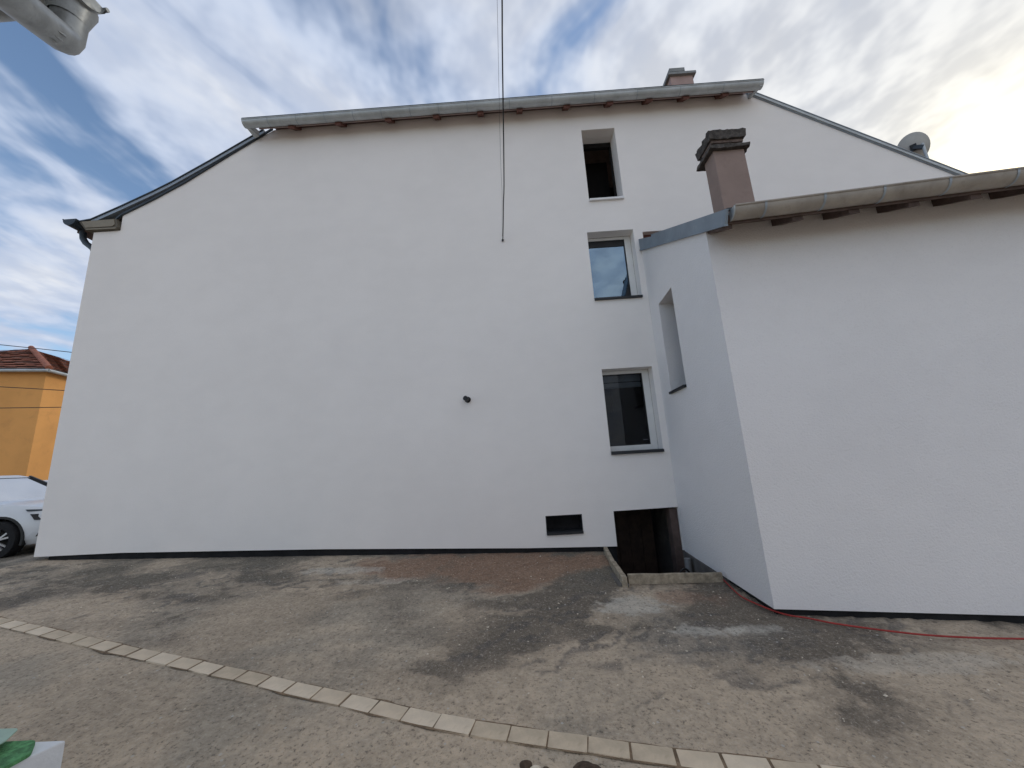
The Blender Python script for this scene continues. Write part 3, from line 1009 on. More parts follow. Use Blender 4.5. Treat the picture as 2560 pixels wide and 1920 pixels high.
mb.slab([(AX + 0.0, 0.0 - .005, arz(0) - .09), (8.3, -.005, arz(0) - .09), (8.3, -2.98, arz(-2.38) - .09), (AX + 0.0, -2.40, arz(-2.40) - .09)], (0, 0, 0.075))
ar = mb.build('roof', 'roof', annex)
mb = MB()
mb.slab([af(0.02, 0.35, 3.755), af(6, 0.35, 3.755), af(6, -0.05, 3.952), af(0.02, -0.05, 3.952)], (0, 0, 0.010))
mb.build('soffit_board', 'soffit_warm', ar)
mb = MB()
mb.slab([af(0.02, 0.352, 3.70), af(6, 0.352, 3.70), af(6, 0.352, 3.80), af(0.02, 0.352, 3.80)], Vector(af(0, 0.372, 0)) - Vector(af(0, 0.352, 0)))
mb.build('fascia', 'rafter2', ar)
c_ = math.sqrt(1.01)
for xq in (2.36, 3.06, 3.60, 4.155, 4.707, 5.26, 5.8):
    s0 = (xq + 0.02 - AX) * c_
    r_ = MB()
    r_.hexa([af(s0 - .05, 0.345, 3.655), af(s0 + .05, 0.345, 3.655), af(s0 + .05, 0.002, 3.825), af(s0 - .05, 0.002, 3.825),
             af(s0 - .05, 0.345, 3.756), af(s0 + .05, 0.345, 3.756), af(s0 + .05, 0.002, 3.924), af(s0 - .05, 0.002, 3.924)])
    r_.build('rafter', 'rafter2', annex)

# verge flashing along the side: two sheets with a folded lip
for ya, yb in ((-0.004, -0.545), (-0.549, -2.43)):
    f = MB()
    f.slab([(AX - 0.030, ya, atop(ya) + 0.012), (AX - 0.030, yb, atop(yb) + 0.012), (AX - 0.030, yb - (0.06 if yb < -2 else 0), atop(yb) + 0.175 - (0.03 if yb < -2 else 0)), (AX - 0.030, ya, atop(ya) + 0.215)], (0.026, 0, 0))
    fl = f.build('flashing', 'flash', annex)
    g = MB()
    g.slab([(AX - 0.040, ya, atop(ya) - 0.012), (AX - 0.040, yb, atop(yb) - 0.012), (AX - 0.040, yb, atop(yb) + 0.010), (AX - 0.040, ya, atop(ya) + 0.010)], (0.038, 0, 0))
    g.build('lip', 'flash', fl)

# old half-round gutter with straps
AG = 0.41
AZ = 3.815
mb = MB()
g0, g1 = af(0.10, AG, AZ), af(6.0, AG, AZ)
AR = 0.100
mb.tube([g0, g1], AR, 14, False, math.pi, math.pi)
mb.tube([af(0.104, AG, AZ), af(5.99, AG, AZ)], AR - 0.006, 14, False, math.pi, math.pi)
p0, p1 = Vector(af(0.10, AG + AR, AZ + .003)), Vector(af(6.0, AG + AR, AZ + .003))
mb.tube([p0, p1], 0.012, 8)
mb.add([Vector(af(0.10, AG + AR * math.cos(math.pi * k / 14), AZ - AR * math.sin(math.pi * k / 14))) for k in range(15)], [tuple(range(15))])
ag = mb.build('gutter', 'zinc_old', annex, True)
mb = MB()
mb.slab([Vector(af(0.085, AG + (AR + .004) * math.cos(math.pi * k / 14), AZ + .002 - (AR + .004) * math.sin(math.pi * k / 14))) for k in range(15)], Vector(af(0.012, 0, 0)) - Vector(af(0, 0, 0)))
mb.build('end_cap', 'zinc', ag)
for sx in (0.395, 0.955, 1.50, 2.08, 2.66, 3.25, 3.83):
    s_ = MB()
    s_.tube([af(sx - 0.011, AG, AZ), af(sx + 0.011, AG, AZ)], AR + 0.005, 14, False, math.pi, math.pi)
    q = Vector(af(sx, AG + AR, AZ + .01))
    s_.bar(Vector(af(sx, AG + AR + .012, AZ - .005)), Vector(af(sx, AG + AR - .03, AZ + .03)), 0.024, 0.008)
    s_.build('strap', 'verge_light', ag, True)
mb = MB()
mb.slab([af(0.06, 0.44, 3.815), af(6.0, 0.44, 3.815), af(6.0, 0.30, 3.885), af(0.06, 0.30, 3.885)], (0, 0, 0.030))
mb.build('roof_edge', 'dark_metal', ar)

# annex chimney
CX0, CX1, CY0, CY1 = 2.712, 3.112, -1.80, -1.565
mb = MB()
mb.box(CX0, CX1, CY0, CY1, 3.95, 5.14)
ac = mb.build('annex_chimney', 'chim', annex, False, 0.012)


def rough_slab(x0, x1, y0, y1, z0, z1, amp, name, mat, n=12, flare=1.0):
    mb = MB()
    ring_b, ring_t = [], []
    for k in range(4 * n):
        e, t = divmod(k, n)
        t /= n
        px_, py_ = ((x0 + (x1 - x0) * t, y0), (x1, y0 + (y1 - y0) * t), (x1 - (x1 - x0) * t, y1), (x0, y1 - (y1 - y0) * t))[e]
        cx, cy = (x0 + x1) / 2, (y0 + y1) / 2
        for ring, zz, sd in ((ring_b, z0, 1.0), (ring_t, z1, 7.0)):
            a = 1 + amp * noise.noise(Vector((px_ * 22, py_ * 22, sd + zz * 9))) * 1.6
            if sd > 2:
                a *= flare
            ring.append((cx + (px_ - cx) * a, cy + (py_ - cy) * a, zz + amp * 0.35 * noise.noise(Vector((px_ * 17, py_ * 17, sd + 3)))))
    K = 4 * n
    mid = [((a[0] + c[0]) / 2 * (1) + amp * .1 * noise.noise(Vector((a[0] * 40, a[1] * 40, 2))), (a[1] + c[1]) / 2 + amp * .1 * noise.noise(Vector((a[0] * 40, a[1] * 40, 5))), (a[2] + c[2]) / 2) for a, c in zip(ring_b, ring_t)]
    vs = ring_b + mid + ring_t + [((x0 + x1) / 2, (y0 + y1) / 2, z0), ((x0 + x1) / 2, (y0 + y1) / 2, z1 + 0.01)]
    fs = []
    for k in range(K):
        k2 = (k + 1) % K
        fs += [(k, k2, K + k2, K + k), (K + k, K + k2, 2 * K + k2, 2 * K + k), (3 * K, k2, k), (3 * K + 1, 2 * K + k, 2 * K + k2)]
    mb.add(vs, fs)
    return mb.build(name, mat, ac)


rough_slab(CX0 - .055, CX1 + .055, CY0 - .055, CY1 + .11, 5.135, 5.185, 0.05, 'collar', 'slab')
rough_slab(CX0 - .005, CX1 + .000, CY0 - .012, CY1 + .01, 5.186, 5.215, 0.015, 'course', 'slab2')
rough_slab(CX0 + .012, CX1 - .010, CY0 + .006, CY1 + .0, 5.216, 5.245, 0.015, 'course', 'slab')
rough_slab(CX0 - .005, CX1 - .000, CY0 - .010, CY1 + .01, 5.246, 5.285, 0.015, 'course', 'slab2')
rough_slab(CX0 - .030, CX1 + .028, CY0 - .04, CY1 + .10, 5.286, 5.40, 0.06, 'cap_slab', 'slab', 16, 1.06)

# ---------------------------------------------------------------- cellar steps pit and its boards
mb = MB()
zb = -1.95
mb.box(HX0 - 0.12, HX0, HY0 - 0.12, -0.0, zb, G(HX0, -0.9) - 0.002)
mb.box(HX0 - 0.12, HX0, 0.322, 1.40, zb, 0.4)
mb.box(HX0 - 0.12, HX0, 0.0, 0.32, zb, -0.06)
mb.box(HX0 - 0.12, HX1 + 0.05, HY0 - 0.12, HY0, zb, G(HX1, HY0) - 0.025)
mb.hexa([(HX1, HY0, zb), (AX + .03, HY0, zb), (AX + .03, 0.0, zb), (HX1, 0.0, zb), (HX1, HY0, G(HX1, HY0) + .004), (AX + .03, HY0, G(HX1, HY0) + .004), (AX + .03, 0.0, G(HX1, 0) + .004), (HX1, 0.0, G(HX1, 0) + .004)])
mb.box(2.305, 2.42, 0.205, 1.40, zb, 0.6)
mb.box(HX0 - 0.12, 2.42, 1.40, 1.52, zb, 0.6)
mb.box(HX0 - 0.12, HX1 + 0.05, HY0 - 0.12, 1.3, zb - 0.1, zb)
for k in range(6):
    mb.box(HX0, HX1, HY0 + 0.0 + 0.2 * k, HY0 + 0.2 * (k + 1), zb, zb + 0.19 * (6 - k) - 0.02 * (k % 2) * 0)
pit = mb.build('cellar_steps', 'concrete')
tag(pit, 'dark concrete cellar stairwell sunk in front of the house wall', None, None, 'structure')


def board(p0, p1, w, h0, h1, name='wooden_board'):
    """upright board on the ground from p0 to p1"""
    p0, p1 = Vector(p0), Vector(p1)
    d = (p1 - p0).normalized()
    n_ = Vector((-d.y, d.x)) * w / 2
    vs = []
    K = 7
    for k in range(K):
        q = p0.lerp(p1, k / (K - 1))
        for sgn in (-1, 1):
            c = q + n_ * sgn
            vs.append((c.x, c.y, G(c.x, c.y) - 0.012))
        hh = h0 + (h1 - h0) * k / (K - 1) + 0.003 * math.sin(k * 2.3)
        for sgn in (-1, 1):
            c = q + n_ * sgn
            vs.append((c.x, c.y, G(c.x, c.y) + hh))
    fs = [(0, 1, 3, 2), (4 * K - 4, 4 * K - 2, 4 * K - 1, 4 * K - 3)]
    for k in range(K - 1):
        a, c = 4 * k, 4 * k + 4
        fs += [(a, c, c + 1, a + 1), (a + 2, a + 3, c + 3, c + 2), (a, a + 2, c + 2, c), (a + 1, c + 1, c + 3, a + 3)]
    mb = MB().add(vs, fs)
    return mb.build(name, 'board', None, False, 0.004)


tag(board((1.150, -1.205), (2.262, -1.170), 0.036, 0.100, 0.090), 'long weathered board across the front of the cellar stairwell', 'board', 'boards around the stairwell')
tag(board((1.085, -1.31), (1.105, -0.70), 0.060, 0.105, 0.085), 'thick short board along the left of the stairwell, nearer the camera', 'board', 'boards around the stairwell')
tag(board((1.105, -0.675), (1.150, -0.02), 0.055, 0.075, 0.070), 'lower board along the left of the stairwell, touching the house wall', 'board', 'boards around the stairwell')

# drain pipe and black conduit standing in the corner of the stairwell
mb = MB()
mb.tube([(2.225, -0.30, -1.95), (2.225, -0.30, -0.13)], 0.042, 16)
mb.tube([(2.225, -0.30, -0.62), (2.225, -0.30, -0.54)], 0.050, 16)
tag(mb.build('drain_pipe', 'pipe_grey', None, True), 'grey plastic drain pipe standing in the stairwell corner', 'pipe')
mb = MB()
cp = []
for k in range(15):
    a = math.pi * k / 14
    cp.append((2.12 + 0.075 * math.cos(a), -0.42, -0.36 + 0.13 * math.sin(a)))
cp = [(2.195, -0.42, -1.95)] + cp + [(2.045, -0.42, -1.95)]
mb.tube(cp, 0.014, 10)
tag(mb.build('conduit', 'black', None, True), 'black flexible conduit looped inside the cellar stairwell', 'conduit')

# ---------------------------------------------------------------- small things on the gable
mb = MB()
dirv = Vector((-0.25, -1.0, 0.12)).normalized()
c0 = Vector((-0.835, 0.0, 2.375))
mb.tube([c0 - dirv * 0.0, c0 + dirv * 0.02], 0.050, 20)
mb.tube([c0 + dirv * 0.02, c0 + dirv * 0.115], 0.040, 20, False)
mb.tube([c0 + dirv * 0.115, c0 + dirv * 0.03], 0.035, 20, True)
tag(mb.build('vent_pipe', 'black', None, True), 'short black pipe stub sticking out of the blank gable wall', 'pipe')


def catmull(pts, n=8):
    P = [Vector(p) for p in pts]
    P = [P[0] * 2 - P[1]] + P + [P[-1] * 2 - P[-2]]
    o = []
    for i in range(1, len(P) - 2):
        for k in range(n):
            t = k / n
            a, b_, c, d = P[i - 1], P[i], P[i + 1], P[i + 2]
            o.append(0.5 * ((2 * b_) + (c - a) * t + (2 * a - 5 * b_ + 4 * c - d) * t * t + (3 * b_ - a - 3 * c + d) * t ** 3))
    o.append(P[-2])
    return o


# service cable: from the wall eye out over the yard
mb = MB()
cab = [(-0.1116, 0.01, 5.222), (-0.1035, -0.08, 5.25), (-0.0924, -0.2, 5.29), (-0.0794, -0.35, 5.335), (-0.0675, -0.5, 5.385), (-0.051, -0.7, 5.45), (-0.0258, -0.95, 5.53), (0.0076, -1.5, 5.715), (0.0394, -2.1, 5.92), (0.0672, -2.6, 6.1), (0.0992, -3.1, 6.28), (0.2, -5.0, 7.0), (0.7, -14.0, 11.0)]
mb.tube(catmull(cab), 0.0085, 8)
oc = mb.build('overhead_cable', 'cable', None, True)
tag(oc, 'thick black overhead cable running from the gable towards the viewer', 'cable')
mb = MB()
cab2 = [(-0.1176, 0, 5.3), (-0.1038, -0.2, 5.36), (-0.0868, -0.45, 5.44), (-0.0632, -0.8, 5.55), (-0.049, -1.3, 5.71), (-0.0031, -2.2, 6.01), (0.0461, -3.1, 6.33), (0.13, -5.0, 7.05), (0.6, -14.0, 11.1)]
mb.tube(catmull(cab2), 0.0018, 6)
tag(mb.build('overhead_wire', 'cable', None, True), 'thin grey wire beside the thick overhead cable', 'wire')
mb = MB()
mb.tube([(-0.112, 0.0, 5.215), (-0.112, -0.03, 5.215)], 0.016, 12)
mb.tube([(-0.112 + 0.016 * math.cos(a * .7), -0.03, 5.207 + 0.016 * math.sin(a * .7)) for a in range(10)], 0.005, 6)
tag(mb.build('cable_eye', 'cable', None, True), 'small black wall eye holding the end of the overhead cable', 'hook')

# satellite dish on the right-hand roof slope, seen from behind
dish = thing('satellite_dish', (8.22, 0.62, 5.85), 'grey satellite dish behind the right roof edge, beside the sun', 'satellite dish')
dc = Vector((8.20, 0.60, 7.02))
dn = Vector((0.62, 0.62, 0.42)).normalized()
dx_ = dn.cross(Vector((0, 0, 1))).normalized()
dy_ = dx_.cross(dn).normalized()
mb = MB()
vs, fs = [], []
NR, NA = 6, 32
for i in range(NR + 1):
    r_ = i / NR
    for j in range(NA):
        a = 2 * math.pi * j / NA
        q = dc + dx_ * (0.235 * r_ * math.cos(a)) + dy_ * (0.29 * r_ * math.sin(a)) + dn * (0.06 * r_ * r_ - 0.06)
        vs.append(q)
for i in range(NR):
    for j in range(NA):
        fs.append((i * NA + j, i * NA + (j + 1) % NA, (i + 1) * NA + (j + 1) % NA, (i + 1) * NA + j))
n0 = len(vs)
vs += [q + dn * 0.012 for q in vs]
fs += [tuple(i + n0 for i in reversed(f)) for f in fs]
for j in range(NA):
    fs.append((NR * NA + j, NR * NA + (j + 1) % NA, n0 + NR * NA + (j + 1) % NA, n0 + NR * NA + j))
mb.add(vs, fs)
mb.build('reflector', 'dish', dish, True)
mb = MB()
mb.tube([(8.22, 0.45, 5.75), (8.22, 0.45, 6.98)], 0.025, 10)
mb.build('mast', 'zinc', dish, True)
mb = MB()
mb.bar(dc - dn * 0.11, dc - dn * 0.055, 0.09, 0.13)
mb.bar((8.22, 0.45, 6.90), dc - dn * 0.09, 0.05, 0.07)
mb.build('bracket', 'dark_metal', dish)
mb = MB()
foc = dc + dn * 0.32 - dy_ * 0.12
mb.tube([dc - dy_ * 0.29 + dn * 0.0, dc - dy_ * 0.31 + dn * 0.1, foc], 0.011, 8)
mb.build('feed_arm', 'zinc', dish, True)
mb = MB()
mb.tube([foc, foc - (foc - dc).normalized() * 0.08], 0.022, 12)
mb.build('receiver', 'dish', dish, True)

# red hose by the annex
mb = MB()
hp = [(2.275, -1.15), (2.262, -1.24), (2.214, -1.616), (2.275, -1.834), (2.352, -1.985), (2.43, -2.06), (2.538, -2.105), (2.71, -2.214), (3.006, -2.333), (3.305, -2.422), (3.65, -2.47), (3.989, -2.491), (4.6, -2.52), (5.6, -2.60)]
mb.tube(catmull([(x, y, G(x, y) + 0.012) for x, y in hp], 6), 0.0075, 10)
tag(mb.build('red_hose', 'rubber_red', None, True), 'red hose lying on the asphalt along the annex base', 'hose')


# brown clods at the lower edge
def lump(cx, cy, rx, ry, h, seed):
    mb = MB()
    vs, fs = [], []
    NA, NR = 18, 6
    z0 = G(cx, cy)
    for i in range(NR + 1):
        ph = math.pi / 2 * i / NR
        for j in range(NA):
            a = 2 * math.pi * j / NA
            k = 1 + 0.22 * noise.noise(Vector((math.cos(a) * 1.4 + seed, math.sin(a) * 1.4, ph)))
            vs.append((cx + rx * k * math.cos(a) * math.cos(ph), cy + ry * k * math.sin(a) * math.cos(ph), z0 - 0.004 + h * math.sin(ph) * k))
    for i in range(NR):
        for j in range(NA):
            fs.append((i * NA + j, i * NA + (j + 1) % NA, (i + 1) * NA + (j + 1) % NA, (i + 1) * NA + j))
    mb.add(vs, fs)
    return mb.build('earth_clod', 'clod', None, True)


tag(lump(-0.089, -3.635, 0.036, 0.026, 0.016, 1), 'small brown clod left of the pale fragment at the lower edge', 'clod', 'brown clods below the pavers')
tag(lump(0.018, -3.672, 0.024, 0.028, 0.014, 4), 'smallest brown clod right of the pale fragment at the lower edge', 'clod', 'brown clods below the pavers')
tag(lump(0.235, -3.70, 0.095, 0.085, 0.035, 9), 'large round brown clod at the bottom edge of the picture', 'clod', 'brown clods below the pavers')
o = lump(-0.035, -3.652, 0.028, 0.018, 0.010, 13)
o.name = 'plaster_fragment'
o.data.materials[0] = M['crumb']
tag(o, 'pale plaster fragment lying between two small brown clods', 'fragment')

# plaster crumbs and grit scattered over the yard
mb = MB()
rnd = random.Random(3)
for k in range(1500):
    x = rnd.uniform(-7.5, 4.8)
    y = rnd.uniform(-4.1, -0.05) if rnd.random() < 0.6 else rnd.gauss(-2.2, 0.5)
    if (HX0 - .1 < x < HX1 + .1 and y > HY0 - .1) or (x > 2.25 and y > -2.15 - 0.1 * (x - 2.3)) or y > -0.05 or y < -4.2:
        continue
    r_ = 0.0025 + 0.0095 * rnd.random() ** 5
    z0 = ground_z(x, y) + r_ * 0.2
    a = rnd.uniform(0, 6.28)
    sx, sy = r_ * rnd.uniform(0.7, 1.5), r_ * rnd.uniform(0.7, 1.2)
    ca, sa = math.cos(a), math.sin(a)
    vs = [(x + ca * u * sx - sa * w * sy, y + sa * u * sx + ca * w * sy, z0 + t * r_ * 0.7) for u, w, t in ((1, 0, 0), (0, 1, 0.1), (-1, 0, 0), (0, -1, -0.1), (0.1, 0.1, 1), (0, 0, -1))]
    mb.add(vs, [(0, 1, 4), (1, 2, 4), (2, 3, 4), (3, 0, 4), (1, 0, 5), (2, 1, 5), (3, 2, 5), (0, 3, 5)])
cr = mb.build('plaster_crumbs', 'crumb')
tag(cr, 'pale plaster crumbs and grit scattered over the asphalt', 'grit', None, 'stuff')

# ---------------------------------------------------------------- street behind on the left
oh = thing('ochre_house', (-20.2, 9.0, 0.0), 'ochre rendered house with clay tile roof far left behind the cars', 'house')
ang = R(15)
ex, ey = Vector((math.cos(ang), math.sin(ang), 0)), Vector((-math.sin(ang), math.cos(ang), 0))


def oc_(u, v, z):                  # u along the front (0 = near right corner, negative = left), v inwards
    q = Vector((-20.2, 9.0, 0)) + ex * u + ey * v
    return (q.x, q.y, z)


mb = MB()
mb.hexa([oc_(-9, 0, -0.3), oc_(0, 0, -0.3), oc_(0, 9, -0.3), oc_(-9, 9, -0.3), oc_(-9, 0, 6.3), oc_(0, 0, 6.3), oc_(0, 9, 6.3), oc_(-9, 9, 6.3)])
mb.build('wall', 'orange', oh)
ov = 0.25
EZ, PZ = 6.30, 8.45
mb = MB()
cnr = [oc_(-9 - ov, -ov, EZ), oc_(ov, -ov, EZ), oc_(ov, 9 + ov, EZ), oc_(-9 - ov, 9 + ov, EZ)]
rid = [oc_(-4.0, 4.0, PZ), oc_(-4.0, 5.6, PZ)]
mb.add(cnr + rid + [(c[0], c[1], c[2] - 0.06) for c in cnr], [(0, 1, 4), (1, 2, 5, 4), (2, 3, 5), (3, 0, 4, 5), (9, 8, 7, 6), (0, 6, 7, 1), (1, 7, 8, 2), (2, 8, 9, 3), (3, 9, 6, 0)])
orf = mb.build('roof', 'tile_b', oh)
# courses of tiles on the two visible slopes
for (a, c, apex, nr, nc) in ((Vector(cnr[0]), Vector(cnr[1]), (Vector(rid[0]), Vector(rid[0])), 13, 26), (Vector(cnr[1]), Vector(cnr[2]), (Vector(rid[0]), Vector(rid[1])), 13, 26)):
    nrm_ = (c - a).cross(apex[0] - a).normalized()
    for i in range(nr):
        t0, t1 = i / nr, (i + 1.12) / nr
        l0, r0 = a.lerp(apex[0], t0), c.lerp(apex[1], t0)
        l1, r1 = a.lerp(apex[0], min(t1, 1)), c.lerp(apex[1], min(t1, 1))
        n_t = max(2, int(nc * (1 - t0)) + 1)
        row = MB()
        for k in range(n_t):
            u0, u1 = k / n_t, (k + 0.96) / n_t
            lift = 0.055 + 0.012 * ((k * 7 + i * 3) % 3)
            q = [l0.lerp(r0, u0) + nrm_ * lift, l0.lerp(r0, u1) + nrm_ * lift, l1.lerp(r1, u1) + nrm_ * 0.015, l1.lerp(r1, u0) + nrm_ * 0.015]
            row.slab(q, -nrm_ * 0.012)
        row.build('tile_course', 'tile' if (i % 3) else 'tile_b', orf)
for a, c in ((cnr[0], cnr[1]), (cnr[1], cnr[2])):
    g = MB()
    off = Vector((0, 0, -0.05))
    g.tube([Vector(a) + off, Vector(c) + off], 0.07, 10)
    g.build('gutter', 'zinc', oh, True)
hipm = MB()
hipm.tube([Vector(cnr[1]) + Vector((0, 0, 0.06)), Vector(rid[0]) + Vector((0, 0, 0.08))], 0.11, 10)
hipm.build('hip_tiles', 'tile', orf, True)

for k, (za, zb2, zc, lab) in enumerate(((6.75, 5.10, 4.06, 'topmost of three street wires left of the gable, against the sky'), (5.1, 3.99, 3.25, 'middle street wire left of the gable, crossing the ochre wall'), (3.95, 3.43, 3.15, 'lowest street wire left of the gable, crossing the ochre wall'))):
    mb = MB()
    mb.tube(catmull([(-24.0, 3.0, za), (-13.4, 3.0, zb2), (-7.72, 3.0, zc)], 8), 0.010, 6)
    tag(mb.build('street_wire', 'cable', None, True), lab, 'wire', 'street wires at far left')


# ---------------------------------------------------------------- cars
def make_car(loc, rz, label):
    car = thing('parked_car', (0, 0, 0), label, 'car', 'cars parked in the street at left')
    # body stations: x, half width, sill z, shoulder z, top z (bonnet or waist)
    stn = [(2.22, 0.62, 0.34, 0.62, 0.72), (2.16, 0.80, 0.27, 0.72, 0.86), (2.00, 0.89, 0.24, 0.80, 0.95), (1.70, 0.92, 0.23, 0.86, 1.00), (1.30, 0.925, 0.23, 0.92, 1.04), (0.95, 0.93, 0.23, 0.95, 1.07), (0.3, 0.93, 0.23, 0.97, 1.06), (-0.6, 0.93, 0.23, 0.99, 1.08), (-1.5, 0.93, 0.23, 1.00, 1.10), (-1.95, 0.91, 0.26, 1.00, 1.10), (-2.18, 0.84, 0.34, 0.95, 1.06), (-2.25, 0.70, 0.45, 0.85, 0.98)]
    rings = []
    for x, w, z0, zs, zt in stn:
        half = [(0.0, z0), (w * 0.90, z0), (w * 0.985, z0 + 0.10), (w, (z0 + zs) / 2), (w * 0.985, zs), (w * 0.93, zs + (zt - zs) * 0.62), (w * 0.6, zt - 0.005), (0.0, zt)]
        ring = [(x, -y, z) for y, z in half] + [(x, y, z) for y, z in reversed(half[1:-1])]
        rings.append(ring)
    mb = MB()
    K = len(rings[0])
    vs = [p for r_ in rings for p in r_]
    fs = [(i * K + j, i * K + (j + 1) % K, (i + 1) * K + (j + 1) % K, (i + 1) * K + j) for i in range(len(rings) - 1) for j in range(K)]
    fs += [tuple(range(K)), tuple((len(rings) - 1) * K + j for j in reversed(range(K)))]
    mb.add(vs, fs)
    body = mb.build('body', 'car_paint', car, True)
    # wheel arches cut through the flanks
    cut = MB()
    for wx in (1.38, -1.30):
        cut.lathe([(0.0, -1.2), (0.405, -1.2), (0.405, 1.2), (0.0, 1.2)], 28, 'Y', (wx, 0, 0.345))
    co = cut.build('cutter', None)
    md = body.modifiers.new('arch', 'BOOLEAN')
    md.object = co
    md.operation = 'DIFFERENCE'
    md.solver = 'EXACT'
    dg = bpy.context.evaluated_depsgraph_get()
    nm = bpy.data.meshes.new_from_object(body.evaluated_get(dg))
    body.modifiers.clear()
    body.data = nm
    bpy.data.objects.remove(co)
    mb = MB()
    mb.box(-2.0, 2.0, -0.70, 0.70, 0.22, 0.62)
    mb.build('underbody', 'black', car)
    # greenhouse
    base = [(1.02, 0.80, 1.05), (-1.95, 0.80, 1.09)]
    top = [(0.28, 0.62, 1.60), (-1.62, 0.62, 1.58)]
    mb = MB()
    mb.hexa([(1.05, -0.82, 1.03), (1.05, 0.82, 1.03), (-2.05, 0.82, 1.07), (-2.05, -0.82, 1.07), (0.22, -0.62, 1.54), (0.22, 0.62, 1.54), (-1.60, 0.62, 1.54), (-1.60, -0.62, 1.54)])
    mb.build('windows', 'car_glass', car)
    mb = MB()
    mb.hexa([(0.27, -0.64, 1.525), (0.27, 0.64, 1.525), (-1.70, 0.64, 1.525), (-1.70, -0.64, 1.525), (0.10, -0.52, 1.585), (0.10, 0.52, 1.585), (-1.5, 0.52, 1.58), (-1.5, -0.52, 1.58)])
    mb.build('roof_panel', 'car_paint', car, False, 0.02)
    for sgn in (-1, 1):
        p = MB()
        p.bar((1.06, sgn * 0.815, 1.04), (0.22, sgn * 0.625, 1.545), 0.05, 0.05)
        p.build('windscreen_pillar', 'black', car)
        p = MB()
        p.bar((-0.25, sgn * 0.83, 1.05), (-0.35, sgn * 0.63, 1.54), 0.06, 0.03)
        p.build('door_pillar', 'car_paint', car)
        p = MB()
        p.bar((-1.55, sgn * 0.82, 1.05), (-1.45, sgn * 0.63, 1.54), 0.16, 0.03)
        p.build('rear_pillar', 'car_paint', car)
        p = MB()
        p.bar((1.0, sgn * 0.935, 0.985), (-1.9, sgn * 0.925, 1.03), 0.012, 0.014)
        p.build('waist_trim', 'dark_metal', car)
        # slim running light above a dark lamp unit
        hl = MB()
        hl.hexa([(2.135, sgn * 0.82, 0.665), (1.95, sgn * 0.922, 0.685), (1.90, sgn * 0.885, 0.685), (2.10, sgn * 0.77, 0.665), (2.12, sgn * 0.82, 0.785), (1.86, sgn * 0.922, 0.795), (1.82, sgn * 0.885, 0.795), (2.08, sgn * 0.77, 0.785)])
        h = hl.build('headlight', 'black', car)
        dl = MB()
        dl.hexa([(2.13, sgn * 0.815, 0.835), (1.80, sgn * 0.921, 0.850), (1.78, sgn * 0.90, 0.850), (2.10, sgn * 0.79, 0.835), (2.12, sgn * 0.81, 0.860), (1.76, sgn * 0.918, 0.885), (1.74, sgn * 0.89, 0.885), (2.09, sgn * 0.78, 0.860)])
        dl.build('running_light', 'dark_metal', h)
        ln = MB()
        ln.hexa([(2.137, sgn * 0.825, 0.70), (2.03, sgn * 0.886, 0.71), (2.01, sgn * 0.85, 0.75), (2.10, sgn * 0.79, 0.74), (2.11, sgn * 0.815, 0.78), (1.99, sgn * 0.895, 0.785), (1.97, sgn * 0.87, 0.785), (2.09, sgn * 0.79, 0.78)])
        ln.build('lens', 'alu_white', h)
        sl = MB()
        sl.hexa([(2.03, sgn * 0.873, 0.38), (1.99, sgn * 0.897, 0.38), (1.97, sgn * 0.87, 0.38), (2.01, sgn * 0.85, 0.38), (2.11, sgn * 0.825, 0.54), (2.05, sgn * 0.872, 0.54), (2.03, sgn * 0.85, 0.54), (2.09, sgn * 0.80, 0.54)])
        sl.build('bumper_slot', 'black', car)
        mr = MB()
        mr.hexa([(0.92, sgn * 0.93, 1.02), (0.74, sgn * 0.93, 1.02), (0.74, sgn * 1.08, 1.03), (0.90, sgn * 1.08, 1.03), (0.88, sgn * 0.95, 1.15), (0.76, sgn * 0.95, 1.15), (0.76, sgn * 1.07, 1.14), (0.86, sgn * 1.07, 1.14)])
        mr.build('mirror', 'car_paint', car, False, 0.02)
        for wx in (1.38, -1.30):
            yo = sgn * 0.83
            ar_ = MB()
            prof = [(0.405 + 0.035 * q, 0) for q in (0, 1)]
            vs, fs = [], []
            for k in range(21):
                a = math.pi * (-0.08) + math.pi * 1.16 * k / 20
                for rr, yy in ((0.400, 0.925), (0.440, 0.925), (0.440, 0.90), (0.400, 0.70)):
                    vs.append((wx + rr * math.cos(a), sgn * yy, 0.345 + rr * math.sin(a)))
            for k in range(20):
                for q in range(4):
                    fs.append((4 * k + q, 4 * k + (q + 1) % 4, 4 * k + 4 + (q + 1) % 4, 4 * k + 4 + q))
            ar_.add(vs, fs).build('arch_trim', 'black', car, True)
            t = MB()
            t.lathe([(0.22, -0.11), (0.325, -0.11), (0.345, -0.08), (0.345, 0.08), (0.325, 0.11), (0.225, 0.11), (0.215, 0.05), (0.22, -0.11)], 32, 'Y', (wx, yo, 0.345))
            wheel = t.build('wheel', 'tyre', car, True)
            rm = MB()
            rm.lathe([(0.228, 0.085), (0.225, 0.02), (0.20, -0.02)] if sgn > 0 else [(0.228, -0.085), (0.225, -0.02), (0.20, 0.02)], 32, 'Y', (wx, yo, 0.345))
            yf = yo + sgn * 0.09
            for k in range(5):
                a = 2 * math.pi * k / 5 + 0.5
                for da in (-0.22, 0.22):
                    rm.bar((wx + 0.035 * math.cos(a), yf, 0.345 + 0.035 * math.sin(a)), (wx + 0.222 * math.cos(a + da), yf - sgn * 0.015, 0.345 + 0.222 * math.sin(a + da)), 0.03, 0.03, (0, 1, 0))
            rm.lathe([(0.0, sgn * 0.105), (0.05, sgn * 0.10), (0.055, sgn * 0.08)], 20, 'Y', (wx, yo, 0.345))
            rm.build('rim', 'rim', wheel, True)
            bk = MB()
